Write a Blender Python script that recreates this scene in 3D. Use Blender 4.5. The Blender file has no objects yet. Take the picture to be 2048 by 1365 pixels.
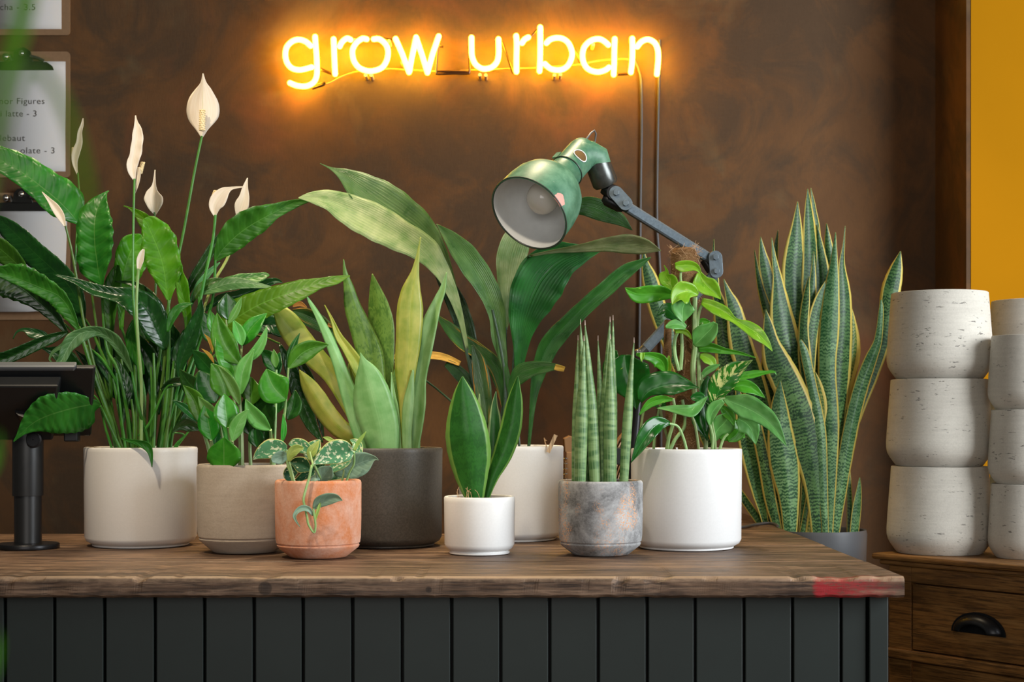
import bpy, math, random
from mathutils import Vector, Matrix, noise as mnoise
random.seed(7)
PI = math.pi
F = 3000.0            # focal length in pixels of the 2048 wide frame
CX, CY = 1024.0, 842.0  # principal column, horizon row
CAMZ = 1.16
TOPZ = CAMZ - 0.253   # worktop surface
DRZ = CAMZ - 0.285    # dresser top surface
WALLY = 4.36
sc = bpy.context.scene
# ------------------------------------------------------------ camera
cam = bpy.data.cameras.new('camera'); camo = bpy.data.objects.new('camera', cam)
sc.collection.objects.link(camo)
camo.location = (0, 0, CAMZ); camo.rotation_euler = (PI/2, 0, 0)
cam.sensor_width = 36; cam.lens = F/2048*36
cam.shift_y = (CY-682.5)/2048
cam.clip_start = 0.05
cam.dof.use_dof = True; cam.dof.focus_distance = 2.92; cam.dof.aperture_fstop = 8.0
sc.camera = camo
# ------------------------------------------------------------ world, lights, exposure
w = bpy.data.worlds.new('world'); sc.world = w; w.use_nodes = True
bg = w.node_tree.nodes['Background']; bg.inputs[0].default_value = (1.0, 0.93, 0.85, 1); bg.inputs[1].default_value = 0.05
def area(name, loc, target, sx, sy, power, col, spread=180):
    l = bpy.data.lights.new(name, 'AREA'); l.shape = 'RECTANGLE'; l.size = sx; l.size_y = sy
    l.energy = power; l.color = col; l.spread = math.radians(spread)
    o = bpy.data.objects.new(name, l); sc.collection.objects.link(o); o.location = loc
    o.rotation_euler = (Vector(target)-Vector(loc)).to_track_quat('-Z', 'Y').to_euler()
    return o
area('window_daylight', (3.1, 1.25, 1.9), (0.1, 3.1, 1.0), 1.8, 1.7, 162, (0.90, 0.955, 1.0))
area('shop_front_daylight', (-0.35, -2.2, 1.75), (0.1, 3.1, 1.0), 2.6, 1.8, 52, (1.0, 0.965, 0.92))
def spot(name, loc, target, power, col, size=60, r=0.05):
    l = bpy.data.lights.new(name, 'SPOT'); l.energy = power; l.color = col; l.spot_size = math.radians(size)
    l.spot_blend = 0.6; l.shadow_soft_size = r
    o = bpy.data.objects.new(name, l); sc.collection.objects.link(o); o.location = loc
    o.rotation_euler = (Vector(target)-Vector(loc)).to_track_quat('-Z', 'Y').to_euler()
spot('ceiling_spot', (-0.85, 3.25, 2.75), (-0.55, 3.1, 1.0), 85, (1.0, 0.80, 0.52), 60, .09)
spot('ceiling_spot', (0.1, 3.35, 2.75), (0.0, 3.15, 1.0), 85, (1.0, 0.80, 0.52), 60, .09)
spot('ceiling_spot', (-0.95, 1.75, 2.6), (-0.60, 3.1, 1.15), 95, (1.0, 0.83, 0.60), 42, .05)
spot('ceiling_spot', (-0.1, 1.6, 2.7), (-0.05, 3.1, 1.35), 60, (1.0, 0.86, 0.66), 36, .05)
spot('ceiling_spot', (1.3, 3.6, 2.75), (0.8, 3.5, 1.0), 26, (1.0, 0.84, 0.62), 75)
sc.view_settings.view_transform = 'Standard'; sc.view_settings.look = 'None'
sc.view_settings.exposure = 0.0; sc.view_settings.gamma = 1.0
sc.view_settings.use_curve_mapping = False
sc.cycles.use_denoising = True
sc.cycles.max_bounces = 6; sc.cycles.caustics_reflective = False; sc.cycles.caustics_refractive = False
# ------------------------------------------------------------ helpers
def P(px, py, Y): return Vector(((px-CX)/F*Y, Y, CAMZ-(py-CY)/F*Y))
def tag(o, label=None, cat=None, group=None, kind=None):
    if label: o['label'] = label
    if cat: o['category'] = cat
    if group: o['group'] = group
    if kind: o['kind'] = kind
    return o
def empty(name, loc, label, cat, group=None):
    o = bpy.data.objects.new(name, None); sc.collection.objects.link(o); o.location = loc
    o.empty_display_size = 0.05
    return tag(o, label, cat, group)
def link(name, me, parent=None):
    o = bpy.data.objects.new(name, me); sc.collection.objects.link(o)
    if parent is not None:
        o.parent = parent
        m = Matrix.Translation(parent_world(parent)); o.matrix_parent_inverse = m.inverted()
    return o
def parent_world(p):
    v = Vector((0, 0, 0)); q = p
    while q is not None and q.type == 'EMPTY': v += q.location; q = q.parent
    return v
class MB:
    """collects verts, faces, uvs; builds ONE mesh object"""
    def __init__(s): s.v = []; s.f = []; s.uv = {}; s.mi = []; s.smooth = True
    def face(s, idx, uv=None, mi=0):
        if uv: s.uv[len(s.f)] = uv
        s.f.append(idx); s.mi.append(mi)
    def box(s, a, b, mi=0, bev=0):
        x0, y0, z0 = a; x1, y1, z1 = b; n = len(s.v)
        s.v += [Vector(p) for p in ((x0,y0,z0),(x1,y0,z0),(x1,y1,z0),(x0,y1,z0),(x0,y0,z1),(x1,y0,z1),(x1,y1,z1),(x0,y1,z1))]
        for q in ((3,2,1,0),(4,5,6,7),(0,1,5,4),(1,2,6,5),(2,3,7,6),(3,0,4,7)): s.face([n+i for i in q], mi=mi)
    def tube(s, pts, r, n=10, mi=0, caps=True, flat=1.0):
        pts = [Vector(p) for p in pts]; m = len(pts)
        rs = r if isinstance(r, (list, tuple)) else [r]*m
        up = None; base = len(s.v); L = 0
        Ls = []
        for i in range(m):
            t = (pts[min(i+1, m-1)]-pts[max(i-1, 0)]).normalized()
            if up is None:
                up = t.cross(Vector((0, 1, 0)))
                if up.length < 0.1: up = t.cross(Vector((1, 0, 0)))
            up = (up - t*up.dot(t)).normalized(); sd = t.cross(up)
            if i: L += (pts[i]-pts[i-1]).length
            Ls.append(L)
            for k in range(n):
                a = 2*PI*k/n; s.v.append(pts[i]+up*math.cos(a)*rs[i]+sd*math.sin(a)*rs[i]*flat)
        for i in range(m-1):
            for k in range(n):
                a, b = base+i*n+k, base+i*n+(k+1) % n
                u0, u1 = k/n, (k+1)/n
                s.face([a, b, b+n, a+n], [(u0, Ls[i]), (u1, Ls[i]), (u1, Ls[i+1]), (u0, Ls[i+1])], mi)
        if caps:
            s.face([base+k for k in range(n)][::-1], mi=mi); s.face([base+(m-1)*n+k for k in range(n)], mi=mi)
    def lathe(s, prof, c, n=48, axis=None, mi=0):
        """prof [(r, h)], c origin, axis unit vector (default up)"""
        ax = Vector(axis) if axis else Vector((0, 0, 1)); ax.normalize(); c = Vector(c)
        u = ax.cross(Vector((0, 1, 0)));
        if u.length < 0.1: u = ax.cross(Vector((1, 0, 0)))
        u.normalize(); w_ = ax.cross(u); base = len(s.v)
        for r, h in prof:
            for k in range(n):
                a = 2*PI*k/n; s.v.append(c+ax*h+(u*math.cos(a)+w_*math.sin(a))*max(r, 1e-5))
        for i in range(len(prof)-1):
            for k in range(n):
                a, b = base+i*n+k, base+i*n+(k+1) % n
                s.face([a, b, b+n, a+n], [(k/n, prof[i][1]), ((k+1)/n, prof[i][1]), ((k+1)/n, prof[i+1][1]), (k/n, prof[i+1][1])], mi)
    def ball(s, c, r, n=12, sc_=(1, 1, 1), mi=0):
        base = len(s.v); c = Vector(c); m = n//2+1
        for i in range(m):
            th = PI*i/(m-1)
            for k in range(n):
                a = 2*PI*k/n
                s.v.append(c+Vector((math.sin(th)*math.cos(a)*r*sc_[0], math.sin(th)*math.sin(a)*r*sc_[1], math.cos(th)*r*sc_[2])))
        for i in range(m-1):
            for k in range(n):
                a, b = base+i*n+k, base+i*n+(k+1) % n; s.face([a, a+n, b+n, b], mi=mi)
    def prism(s, poly, dvec, mi=0):
        """poly list of 3d points, extruded by dvec"""
        n = len(poly); b = len(s.v); dv = Vector(dvec)
        s.v += [Vector(p) for p in poly]+[Vector(p)+dv for p in poly]
        s.face(list(range(b, b+n)), mi=mi); s.face([b+n+i for i in range(n)][::-1], mi=mi)
        for i in range(n): j = (i+1) % n; s.face([b+j, b+i, b+n+i, b+n+j], mi=mi)
    def build(s, name, mats, parent=None, smooth=True, bevel=0, solid=0, sub=0):
        me = bpy.data.meshes.new(name); me.from_pydata([tuple(v) for v in s.v], [], s.f)
        if s.uv:
            uvl = me.uv_layers.new(name='UVMap'); li = 0
            for fi, f in enumerate(s.f):
                u = s.uv.get(fi)
                for k in range(len(f)):
                    uvl.data[li].uv = u[k] if u else (0.5, 0); li += 1
        mats = mats if isinstance(mats, (list, tuple)) else [mats]
        for m in mats: me.materials.append(m)
        for p, mi in zip(me.polygons, s.mi): p.material_index = mi; p.use_smooth = smooth
        me.validate(); me.update()
        import bmesh
        bm = bmesh.new(); bm.from_mesh(me); bmesh.ops.recalc_face_normals(bm, faces=bm.faces) if not solid else None; bm.to_mesh(me); bm.free()
        if smooth and not solid: me.set_sharp_from_angle(angle=math.radians(40))
        o = link(name, me, parent)
        if bevel:
            b = o.modifiers.new('b', 'BEVEL'); b.width = bevel; b.segments = 2; b.limit_method = 'ANGLE'
        if solid:
            b = o.modifiers.new('s', 'SOLIDIFY'); b.thickness = solid; b.offset = 0
        if sub:
            b = o.modifiers.new('ss', 'SUBSURF'); b.levels = sub; b.render_levels = sub
        return o
def cr(pts, n=6):
    """Catmull-Rom through tuples of any length"""
    out = []; m = len(pts)
    for i in range(m-1):
        p0 = pts[max(i-1, 0)]; p1 = pts[i]; p2 = pts[i+1]; p3 = pts[min(i+2, m-1)]
        for k in range(n):
            t = k/n
            out.append(tuple(0.5*((2*b)+(-a+c)*t+(2*a-5*b+4*c-d)*t*t+(-a+3*b-3*c+d)*t**3) for a, b, c, d in zip(p0, p1, p2, p3)))
    out.append(tuple(pts[-1])); return out
def lerp_list(d, t):
    if not isinstance(d, (list, tuple)): return d
    x = t*(len(d)-1); i = min(int(x), len(d)-2); f = x-i
    return d[i]*(1-f)+d[i+1]*f
PROF = {'ovate': [(0, .08), (.12, .55), (.3, .95), (.45, 1), (.65, .85), (.85, .42), (1, .02)],
        'heart': [(0, .35), (.1, .85), (.25, 1), (.45, .93), (.7, .6), (.88, .22), (1, .02)]}
def leaf(parent, Y, mat, pts, d=0, cup=None, tilt=None, wave=0.06, nf=9, thick=0.0006, name='leaf', cols=8, seg=5):
    """blade along traced midrib pts (px, py, left half width px, right half width px), depth Y + d along the leaf"""
    if cup is None: cup = random.uniform(0.2, 0.55)
    if tilt is None: tilt = random.uniform(-0.45, 0.45)
    ph = random.uniform(0, 6.28)
    c = cr(pts, seg); m = len(c); mb = MB(); L = 0; prev = None; Ls = []
    for i, (x, y, wl, wr) in enumerate(c):
        t = i/(m-1); D = Y+lerp_list(d, t)
        x0, y0 = c[max(i-1, 0)][:2]; x1, y1 = c[min(i+1, m-1)][:2]
        dx, dy = x1-x0, y1-y0; q = math.hypot(dx, dy) or 1; nx, ny = dy/q, -dx/q
        cen = P(x, y, D)
        if prev is not None: L += (cen-prev).length
        prev = cen; Ls.append(L)
        wl = max(wl, .3); wr = max(wr, .3)
        for k in range(cols+1):
            u = -1+2*k/cols
            wpx = wl if u < 0 else wr
            off = abs(u)*wpx; sgn = 1 if u < 0 else -1
            wm = wpx/F*D
            wv = math.sin(L*2*PI*nf/0.25+ph+(1.7 if u > 0 else 0))*wave*abs(u)**2
            ed = 1+wv*0.5
            dep = -cup*abs(u)**1.12*wm + tilt*u*wm + wv*wm*1.5
            mb.v.append(P(x+nx*off*sgn*ed, y+ny*off*sgn*ed, D+dep))
    W = cols+1
    for i in range(m-1):
        for k in range(cols):
            a = i*W+k
            mb.face([a, a+1, a+W+1, a+W], [(k/cols, Ls[i]), ((k+1)/cols, Ls[i]), ((k+1)/cols, Ls[i+1]), (k/cols, Ls[i+1])])
    return mb.build(name, mat, parent, solid=thick)
def oleaf(parent, Y, mat, bx, by, tx, ty, W, d=0, prof='ovate', bend=0.08, name='leaf', **k):
    """short leaf from base to tip of full width W px"""
    dx, dy = tx-bx, ty-by; pts = []
    for t, wv in PROF[prof]:
        o = math.sin(t*PI)*bend
        pts.append((bx+dx*t-dy*o, by+dy*t+dx*o, wv*W/2, wv*W/2))
    k.setdefault('seg', 3); k.setdefault('cols', 6); k.setdefault('wave', 0.03)
    return leaf(parent, Y, mat, pts, d, name=name, **k)
def stalk(parent, Y, mat, pts, r0, r1, d=0, name='leaf_stalk', n=7):
    """pts px; radii in px"""
    c = cr([tuple(p) for p in pts], 5); m = len(c)
    P3 = [P(x, y, Y+lerp_list(d, i/(m-1))) for i, (x, y) in enumerate(c)]
    rs = [(r0+(r1-r0)*i/(m-1))/F*Y for i in range(m)]
    mb = MB(); mb.tube(P3, rs, n); return mb.build(name, mat, parent)
# ------------------------------------------------------------ materials
class M:
    def __init__(s, name, rough=0.6, spec=0.5):
        s.m = bpy.data.materials.new(name); s.m.use_nodes = True; s.nt = s.m.node_tree
        s.b = s.nt.nodes['Principled BSDF']; s.b.inputs['Roughness'].default_value = rough
        s.b.inputs['Specular IOR Level'].default_value = spec
    def n(s, typ, ins=None, **at):
        nd = s.nt.nodes.new('ShaderNode'+typ)
        for k, v in at.items(): setattr(nd, k, v)
        for k, v in (ins or {}).items(): s.set(nd.inputs[k], v)
        return nd
    def set(s, sock, v):
        if hasattr(v, 'is_output') or isinstance(v, bpy.types.NodeSocket): s.nt.links.new(v, sock)
        elif isinstance(v, (tuple, list)) and sock.type == 'RGBA' and len(v) == 3: sock.default_value = (*v, 1)
        else: sock.default_value = v
    def math(s, op, a, b=0.0, c=None, clamp=False):
        nd = s.n('Math', {0: a, 1: b}, operation=op, use_clamp=clamp)
        if c is not None: s.set(nd.inputs[2], c)
        return nd.outputs[0]
    def mix(s, f, a, b, blend='MIX'):
        nd = s.n('Mix', data_type='RGBA', blend_type=blend)
        s.set(nd.inputs[0], f); s.set(nd.inputs[6], a); s.set(nd.inputs[7], b); return nd.outputs[2]
    def ramp(s, f, st, interp='LINEAR'):
        nd = s.n('ValToRGB'); r = nd.color_ramp; r.interpolation = interp
        while len(r.elements) < len(st): r.elements.new(0.5)
        for e, (p, c) in zip(r.elements, st):
            e.position = p; e.color = (*c, 1) if isinstance(c, (tuple, list)) else (c, c, c, 1)
        s.set(nd.inputs[0], f); return nd.outputs[0]
    def obj(s): return s.n('TexCoord').outputs['Object']
    def uv(s): return s.n('TexCoord').outputs['UV']
    def map(s, v, scale=(1, 1, 1), loc=(0, 0, 0), rot=(0, 0, 0)):
        return s.n('Mapping', {'Vector': v, 'Scale': scale, 'Location': loc, 'Rotation': rot}).outputs[0]
    def noise(s, v, scale, detail=4, rough=0.55, dist=0.0, out=0):
        nd = s.n('TexNoise', {'Vector': v, 'Scale': scale, 'Detail': detail, 'Roughness': rough, 'Distortion': dist})
        return nd.outputs[out]
    def vor(s, v, scale, feature='F1'):
        return s.n('TexVoronoi', {'Vector': v, 'Scale': scale}, feature=feature).outputs['Distance']
    def sep(s, v): return s.n('SeparateXYZ', {0: v}).outputs
    def comb(s, x, y, z=0.0): return s.n('CombineXYZ', {0: x, 1: y, 2: z}).outputs[0]
    def bump(s, h, strength=0.3, dist=0.01, normal=None):
        nd = s.n('Bump', {'Height': h, 'Strength': strength, 'Distance': dist})
        if normal is not None: s.set(nd.inputs['Normal'], normal)
        return nd.outputs[0]
    def col(s, c): s.set(s.b.inputs['Base Color'], c); return s
    def nrm(s, v): s.set(s.b.inputs['Normal'], v); return s
    def rough(s, v): s.set(s.b.inputs['Roughness'], v); return s
    def rnd(s): return s.n('ObjectInfo').outputs['Random']
def plain(name, c, rough=0.6, spec=0.5, metal=0.0, nscale=40, namp=0.06, bump=0.0):
    m = M(name, rough, spec); o = m.obj(); nz = m.noise(o, nscale, 5)
    lo = tuple(x*(1-namp) for x in c); hi = tuple(min(1, x*(1+namp)) for x in c)
    m.col(m.mix(nz, lo, hi)); m.b.inputs['Metallic'].default_value = metal
    if bump: m.nrm(m.bump(nz, bump, 0.002))
    return m.m
def hexc(h):
    f = lambda x: (x/12.92 if x <= 0.04045 else ((x+0.055)/1.055)**2.4)
    return tuple(f(int(h[i:i+2], 16)/255) for i in (0, 2, 4))
def leafmat(name, dark, light, kind='side', rough=0.38, transl=0.28, freq=70, vein=None, veinw=0.05, bumpk=0.35, dirt=None, tc=None, amp=.10):
    """leaf material on UV (u across 0..1, v metres along): kind side (curved side veins) or par (parallel veins)"""
    m = M(name, rough, 0.5); uv = m.uv(); x, y, _ = m.sep(uv)[:3]
    au = m.math('ABSOLUTE', m.math('MULTIPLY', m.math('SUBTRACT', x, 0.5), 2.0))
    nz = m.noise(m.comb(m.math('MULTIPLY', x, 1.0), m.math('MULTIPLY', y, 14.0), m.math('MULTIPLY', m.rnd(), 37.0)), 2.2, 4)
    base = m.mix(m.ramp(nz, [(.3, 0), (.7, 1)]), dark, light)
    # each leaf a little older or younger
    hs = m.n('HueSaturation', {'Hue': m.math('MULTIPLY_ADD', m.rnd(), 0.045, 0.478), 'Saturation': 1.0, 'Value': m.math('MULTIPLY_ADD', m.rnd(), 0.55, 0.72), 'Color': base}).outputs[0]
    if kind == 'side':
        ph = m.math('SUBTRACT', m.math('MULTIPLY', y, freq), m.math('MULTIPLY', m.math('POWER', au, 1.4), 1.6))
        wv = m.math('SINE', m.math('MULTIPLY', ph, 6.283))
    else:
        wv = m.math('SINE', m.math('ADD', m.math('MULTIPLY', x, 95.0), m.math('MULTIPLY', m.noise(m.comb(m.math('MULTIPLY', x, 30.), m.math('MULTIPLY', y, 3.)), 1.5), 9.0)))
    vl = m.math('MULTIPLY_ADD', wv, 0.5, 0.5)
    c = m.mix(m.math('MULTIPLY', m.math('POWER', vl, 6.0), amp), hs, vein or tuple(min(1, q*1.9+.02) for q in light))
    mid = m.ramp(au, [(0.0, 1), (veinw, 0.0)])
    c = m.mix(m.math('MULTIPLY', mid, 0.7), c, vein or tuple(min(1, q*2.0+.02) for q in light))
    if dirt:
        nd = m.noise(m.comb(m.math('MULTIPLY', x, 9.), m.math('MULTIPLY', y, 7.), m.math('MULTIPLY', m.rnd(), 11.)), 1.6, 3)
        e = m.math('MULTIPLY', m.ramp(nd, [(.56, 0), (.62, 1)]), m.ramp(au, [(.5, 0), (.85, 1)]))
        c = m.mix(e, c, dirt)
    m.col(c)
    h = m.math('ADD', m.math('MULTIPLY', m.math('POWER', vl, 3.0 if kind == 'side' else 1.0), -0.9), m.math('MULTIPLY', mid, -1.0))
    bn = m.bump(h, bumpk, 0.0035); m.nrm(bn)
    m.rough(m.math('MULTIPLY_ADD', nz, 0.2, rough-0.1))
    out = m.nt.nodes['Material Output']
    tr = m.n('BsdfTranslucent', {'Color': m.mix(0.5, c, tc or tuple(min(1, q*3.0) for q in light)), 'Normal': bn})
    mx = m.n('MixShader', {0: transl, 1: m.b.outputs[0], 2: tr.outputs[0]})
    m.nt.links.new(mx.outputs[0], out.inputs[0])
    return m.m
G = {}
G['lily'] = leafmat('peace_lily_leaf', (.020, .105, .009), (.055, .215, .018), 'side', .36, .30, 66, vein=(.13, .33, .06), veinw=.04, bumpk=.15, tc=(.16, .5, .03))
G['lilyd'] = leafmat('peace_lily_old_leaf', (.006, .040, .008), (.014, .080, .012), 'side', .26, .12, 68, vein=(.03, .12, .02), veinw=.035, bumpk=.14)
G['lilyp'] = leafmat('peace_lily_pale_leaf', (.04, .16, .04), (.09, .27, .08), 'side', .42, .18, 75, vein=(.28, .45, .24), veinw=.05, bumpk=.15)
G['lilyb'] = leafmat('peace_lily_young_leaf', (.06, .24, .006), (.13, .38, .012), 'side', .38, .42, 62, vein=(.22, .52, .07), veinw=.045, bumpk=.16, tc=(.3, .8, .02))
G['stem'] = leafmat('green_stem', (.03, .13, .012), (.09, .24, .03), 'par', .4, .05, veinw=.01, bumpk=.1)
G['stemp'] = leafmat('pale_stem', (.20, .34, .10), (.34, .48, .20), 'par', .45, .08, veinw=.01, bumpk=.1)
G['stemy'] = leafmat('yellow_stem', (.28, .36, .06), (.42, .48, .12), 'par', .45, .08, veinw=.01, bumpk=.1)
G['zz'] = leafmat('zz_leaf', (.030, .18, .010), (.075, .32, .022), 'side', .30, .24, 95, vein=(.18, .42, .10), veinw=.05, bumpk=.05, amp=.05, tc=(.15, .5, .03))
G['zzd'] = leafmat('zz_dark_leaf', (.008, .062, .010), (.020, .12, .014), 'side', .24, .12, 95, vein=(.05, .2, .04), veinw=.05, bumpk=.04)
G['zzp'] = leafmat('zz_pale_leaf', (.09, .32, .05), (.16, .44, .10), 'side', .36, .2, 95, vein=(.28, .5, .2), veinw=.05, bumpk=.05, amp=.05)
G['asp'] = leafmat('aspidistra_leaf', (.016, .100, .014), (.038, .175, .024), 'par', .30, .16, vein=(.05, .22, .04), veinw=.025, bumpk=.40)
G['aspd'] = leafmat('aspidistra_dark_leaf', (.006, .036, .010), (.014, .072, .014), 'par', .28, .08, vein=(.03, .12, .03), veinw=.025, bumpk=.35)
G['aspsheen'] = leafmat('aspidistra_leaf_painted_sheen', (.13, .24, .06), (.40, .46, .22), 'par', .34, .25, vein=(.30, .42, .2), veinw=.02, bumpk=.55, tc=(.5, .6, .2))  # cream leaf colour with the warm lamp highlights painted in
G['asphalfsheen'] = leafmat('aspidistra_leaf_half_sheen', (.045, .145, .030), (.13, .27, .075), 'par', .30, .2, vein=(.16, .32, .1), veinw=.02, bumpk=.45)  # lighter green, part of the leaf highlights put into the colour
G['aspo'] = leafmat('aspidistra_scorched_leaf', (.018, .09, .014), (.05, .16, .03), 'par', .32, .15, vein=(.1, .22, .04), veinw=.02, bumpk=.45, dirt=(.62, .28, .03))
G['moon'] = leafmat('moonshine_leaf', (.13, .31, .08), (.25, .45, .17), 'par', .42, .10, veinw=.004, bumpk=.02, amp=.03)
G['moony'] = leafmat('moonshine_yellow_leaf', (.20, .31, .03), (.42, .44, .08), 'par', .40, .12, veinw=.004, bumpk=.02, amp=.03)
G['orange'] = leafmat('withered_leaf', (.35, .15, .02), (.65, .35, .07), 'par', .6, .2, veinw=.01, bumpk=.4)
def spathe_mat():
    m = M('white_spathe', .5, .3); uv = m.uv(); x, y, _ = m.sep(uv)[:3]
    au = m.math('ABSOLUTE', m.math('MULTIPLY', m.math('SUBTRACT', x, 0.5), 2.0))
    nz = m.noise(m.comb(m.math('MULTIPLY', x, 14.), m.math('MULTIPLY', y, 8.)), 2, 3)
    c = m.mix(m.ramp(nz, [(.3, 0), (.75, 1)]), (.92, .88, .80), (.80, .70, .58))
    c = m.mix(m.ramp(au, [(0, .5), (.05, 0)]), c, (.5, .55, .25)); m.col(c)
    m.nrm(m.bump(nz, .3, .002))
    tr = m.n('BsdfTranslucent', {'Color': (.9, .84, .7, 1)})
    mx = m.n('MixShader', {0: .35, 1: m.b.outputs[0], 2: tr.outputs[0]}); m.nt.links.new(mx.outputs[0], m.nt.nodes['Material Output'].inputs[0])
    return m.m
G['spathe'] = spathe_mat()
G['spadix'] = plain('cream_spadix', (.78, .64, .38), .7, .3)
def snake_mat(name, marg=(.72, .57, .13), d=(.010, .048, .016), l=(.13, .27, .085), mw=.74, zig=.085):
    m = M(name, .38, .3); uv = m.uv(); x, y, _ = m.sep(uv)[:3]
    r = m.rnd()
    au = m.math('ABSOLUTE', m.math('MULTIPLY', m.math('SUBTRACT', x, 0.5), 2.0))
    wob = m.noise(m.comb(m.math('MULTIPLY', x, 9.), m.math('MULTIPLY', y, 30.), m.math('MULTIPLY', r, 50.)), 1.2, 3)
    yy = m.math('ADD', m.math('MULTIPLY', y, 95.0), m.math('MULTIPLY', wob, 5.5))
    bn0 = m.noise(m.comb(m.math('MULTIPLY', x, 2.0), yy, m.math('MULTIPLY', r, 90.)), 1.0, 3, .65)
    zg = m.math('SINE', m.math('MULTIPLY', m.math('ADD', m.math('MULTIPLY', y, 115.0), m.math('MULTIPLY', m.noise(m.comb(m.math('MULTIPLY', x, 5.), m.math('MULTIPLY', y, 22.), m.math('MULTIPLY', r, 17.)), 1.2, 3), 2.6)), 6.283))
    band = m.math('ADD', m.math('MULTIPLY', bn0, .72), m.math('MULTIPLY_ADD', zg, zig, .135))
    big = m.noise(m.comb(0.0, m.math('MULTIPLY', y, 9.), m.math('MULTIPLY', r, 31.)), 1.0, 2)
    c = m.mix(m.ramp(band, [(.44, 0), (.53, 1)]), d, l)
    c = m.mix(m.math('MULTIPLY', m.ramp(m.math('ADD', big, m.math('MULTIPLY', y, .45)), [(.45, 0), (.80, 1)]), .62), c, tuple(q*1.1 for q in d))
    ed = m.math('ADD', au, m.math('MULTIPLY', m.math('SUBTRACT', wob, .5), .08))
    c = m.mix(m.ramp(ed, [(mw-.02, 0), (mw+.02, 1)]), c, m.mix(wob, marg, tuple(q*.72 for q in marg)))
    c = m.mix(m.ramp(au, [(.975, 0), (.99, .6)]), c, (.12, .16, .04))
    m.col(c); m.nrm(m.bump(band, .12, .001))
    return m.m
G['snake'] = snake_mat('variegated_snake_leaf')
G['snakel'] = snake_mat('pale_banded_snake_leaf', d=(.016, .085, .025), l=(.20, .38, .15), mw=.83)
G['snakey'] = snake_mat('yellow_snake_leaf', d=(.05, .13, .03), l=(.45, .45, .12), mw=.45)
G['small'] = snake_mat('green_snake_leaf', marg=(.16, .34, .06), d=(.014, .085, .010), l=(.022, .12, .014), mw=.80, zig=.02)
G['small2'] = snake_mat('speckled_snake_leaf', marg=(.30, .42, .18), d=(.014, .085, .012), l=(.018, .10, .014), mw=.66, zig=.03)
G['moonb'] = snake_mat('banded_moonshine_leaf', marg=(.12, .17, .03), d=(.06, .14, .02), l=(.13, .24, .04), mw=.97, zig=.015)
def cyl_mat():
    m = M('cylindrical_leaf', .42, .4); uv = m.uv(); x, y, _ = m.sep(uv)[:3]; r = m.rnd()
    b = m.noise(m.comb(m.math('MULTIPLY', x, 1.5), m.math('MULTIPLY', y, 95.), m.math('MULTIPLY', r, 60.)), 1., 2)
    s = m.noise(m.comb(m.math('MULTIPLY', x, 45.), m.math('MULTIPLY', y, 6.)), 1., 2)
    c = m.mix(m.ramp(b, [(.40, 0), (.60, 1)]), (.05, .14, .035), (.20, .32, .12))
    c = m.mix(m.ramp(s, [(.45, 0), (.6, .5)]), c, (.30, .44, .22)); m.col(c); m.nrm(m.bump(s, .3, .001)); return m.m
G['cyl'] = cyl_mat()
G['pink'] = plain('pale_leaf_tip', (.75, .58, .50), .6)
def pothos_mat(name, d, l, v, amt, rough=.32, tr=.22):
    m = M(name, rough, .5); uv = m.uv(); x, y, _ = m.sep(uv)[:3]; r = m.rnd()
    au = m.math('ABSOLUTE', m.math('MULTIPLY', m.math('SUBTRACT', x, 0.5), 2.0))
    nz = m.noise(m.comb(m.math('MULTIPLY', x, 2.), m.math('MULTIPLY', y, 25.), m.math('MULTIPLY', r, 37.)), 1.3, 3)
    ph = m.math('SUBTRACT', m.math('MULTIPLY', y, 60.), m.math('MULTIPLY', au, 1.4))
    st = m.noise(m.comb(m.math('MULTIPLY', ph, 1.5), m.math('MULTIPLY', x, 2.2), m.math('MULTIPLY', r, 77.)), 1.2, 4, .6)
    c = m.mix(m.ramp(nz, [(.3, 0), (.7, 1)]), d, l)
    c = m.mix(m.ramp(st, [(amt, 0), (amt+.05, 1)]), c, v)
    mid = m.ramp(au, [(0, .7), (.05, 0)])
    c = m.mix(mid, c, tuple(min(1, q*1.6+.04) for q in l)); m.col(c)
    wv = m.math('SINE', m.math('MULTIPLY', ph, 6.283))
    m.nrm(m.bump(m.math('ADD', m.math('MULTIPLY', wv, .15), m.math('MULTIPLY', mid, -1.)), .22, .002))
    t = m.n('BsdfTranslucent', {'Color': m.mix(.5, c, (.35, .8, .06))})
    mx = m.n('MixShader', {0: tr, 1: m.b.outputs[0], 2: t.outputs[0]}); m.nt.links.new(mx.outputs[0], m.nt.nodes['Material Output'].inputs[0])
    return m.m
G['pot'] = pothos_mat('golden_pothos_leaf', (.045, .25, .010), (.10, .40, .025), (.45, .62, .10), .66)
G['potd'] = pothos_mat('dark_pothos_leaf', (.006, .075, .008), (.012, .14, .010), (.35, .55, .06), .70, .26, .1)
G['potv'] = pothos_mat('variegated_pothos_leaf', (.012, .13, .010), (.03, .22, .014), (.70, .70, .26), .53, .3)
G['potl'] = pothos_mat('lime_pothos_leaf', (.20, .47, .015), (.34, .60, .04), (.55, .72, .16), .62, .34, .35)
G['potp'] = pothos_mat('pale_pothos_leaf', (.08, .30, .05), (.16, .43, .10), (.50, .65, .28), .68, .42, .22)
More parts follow.
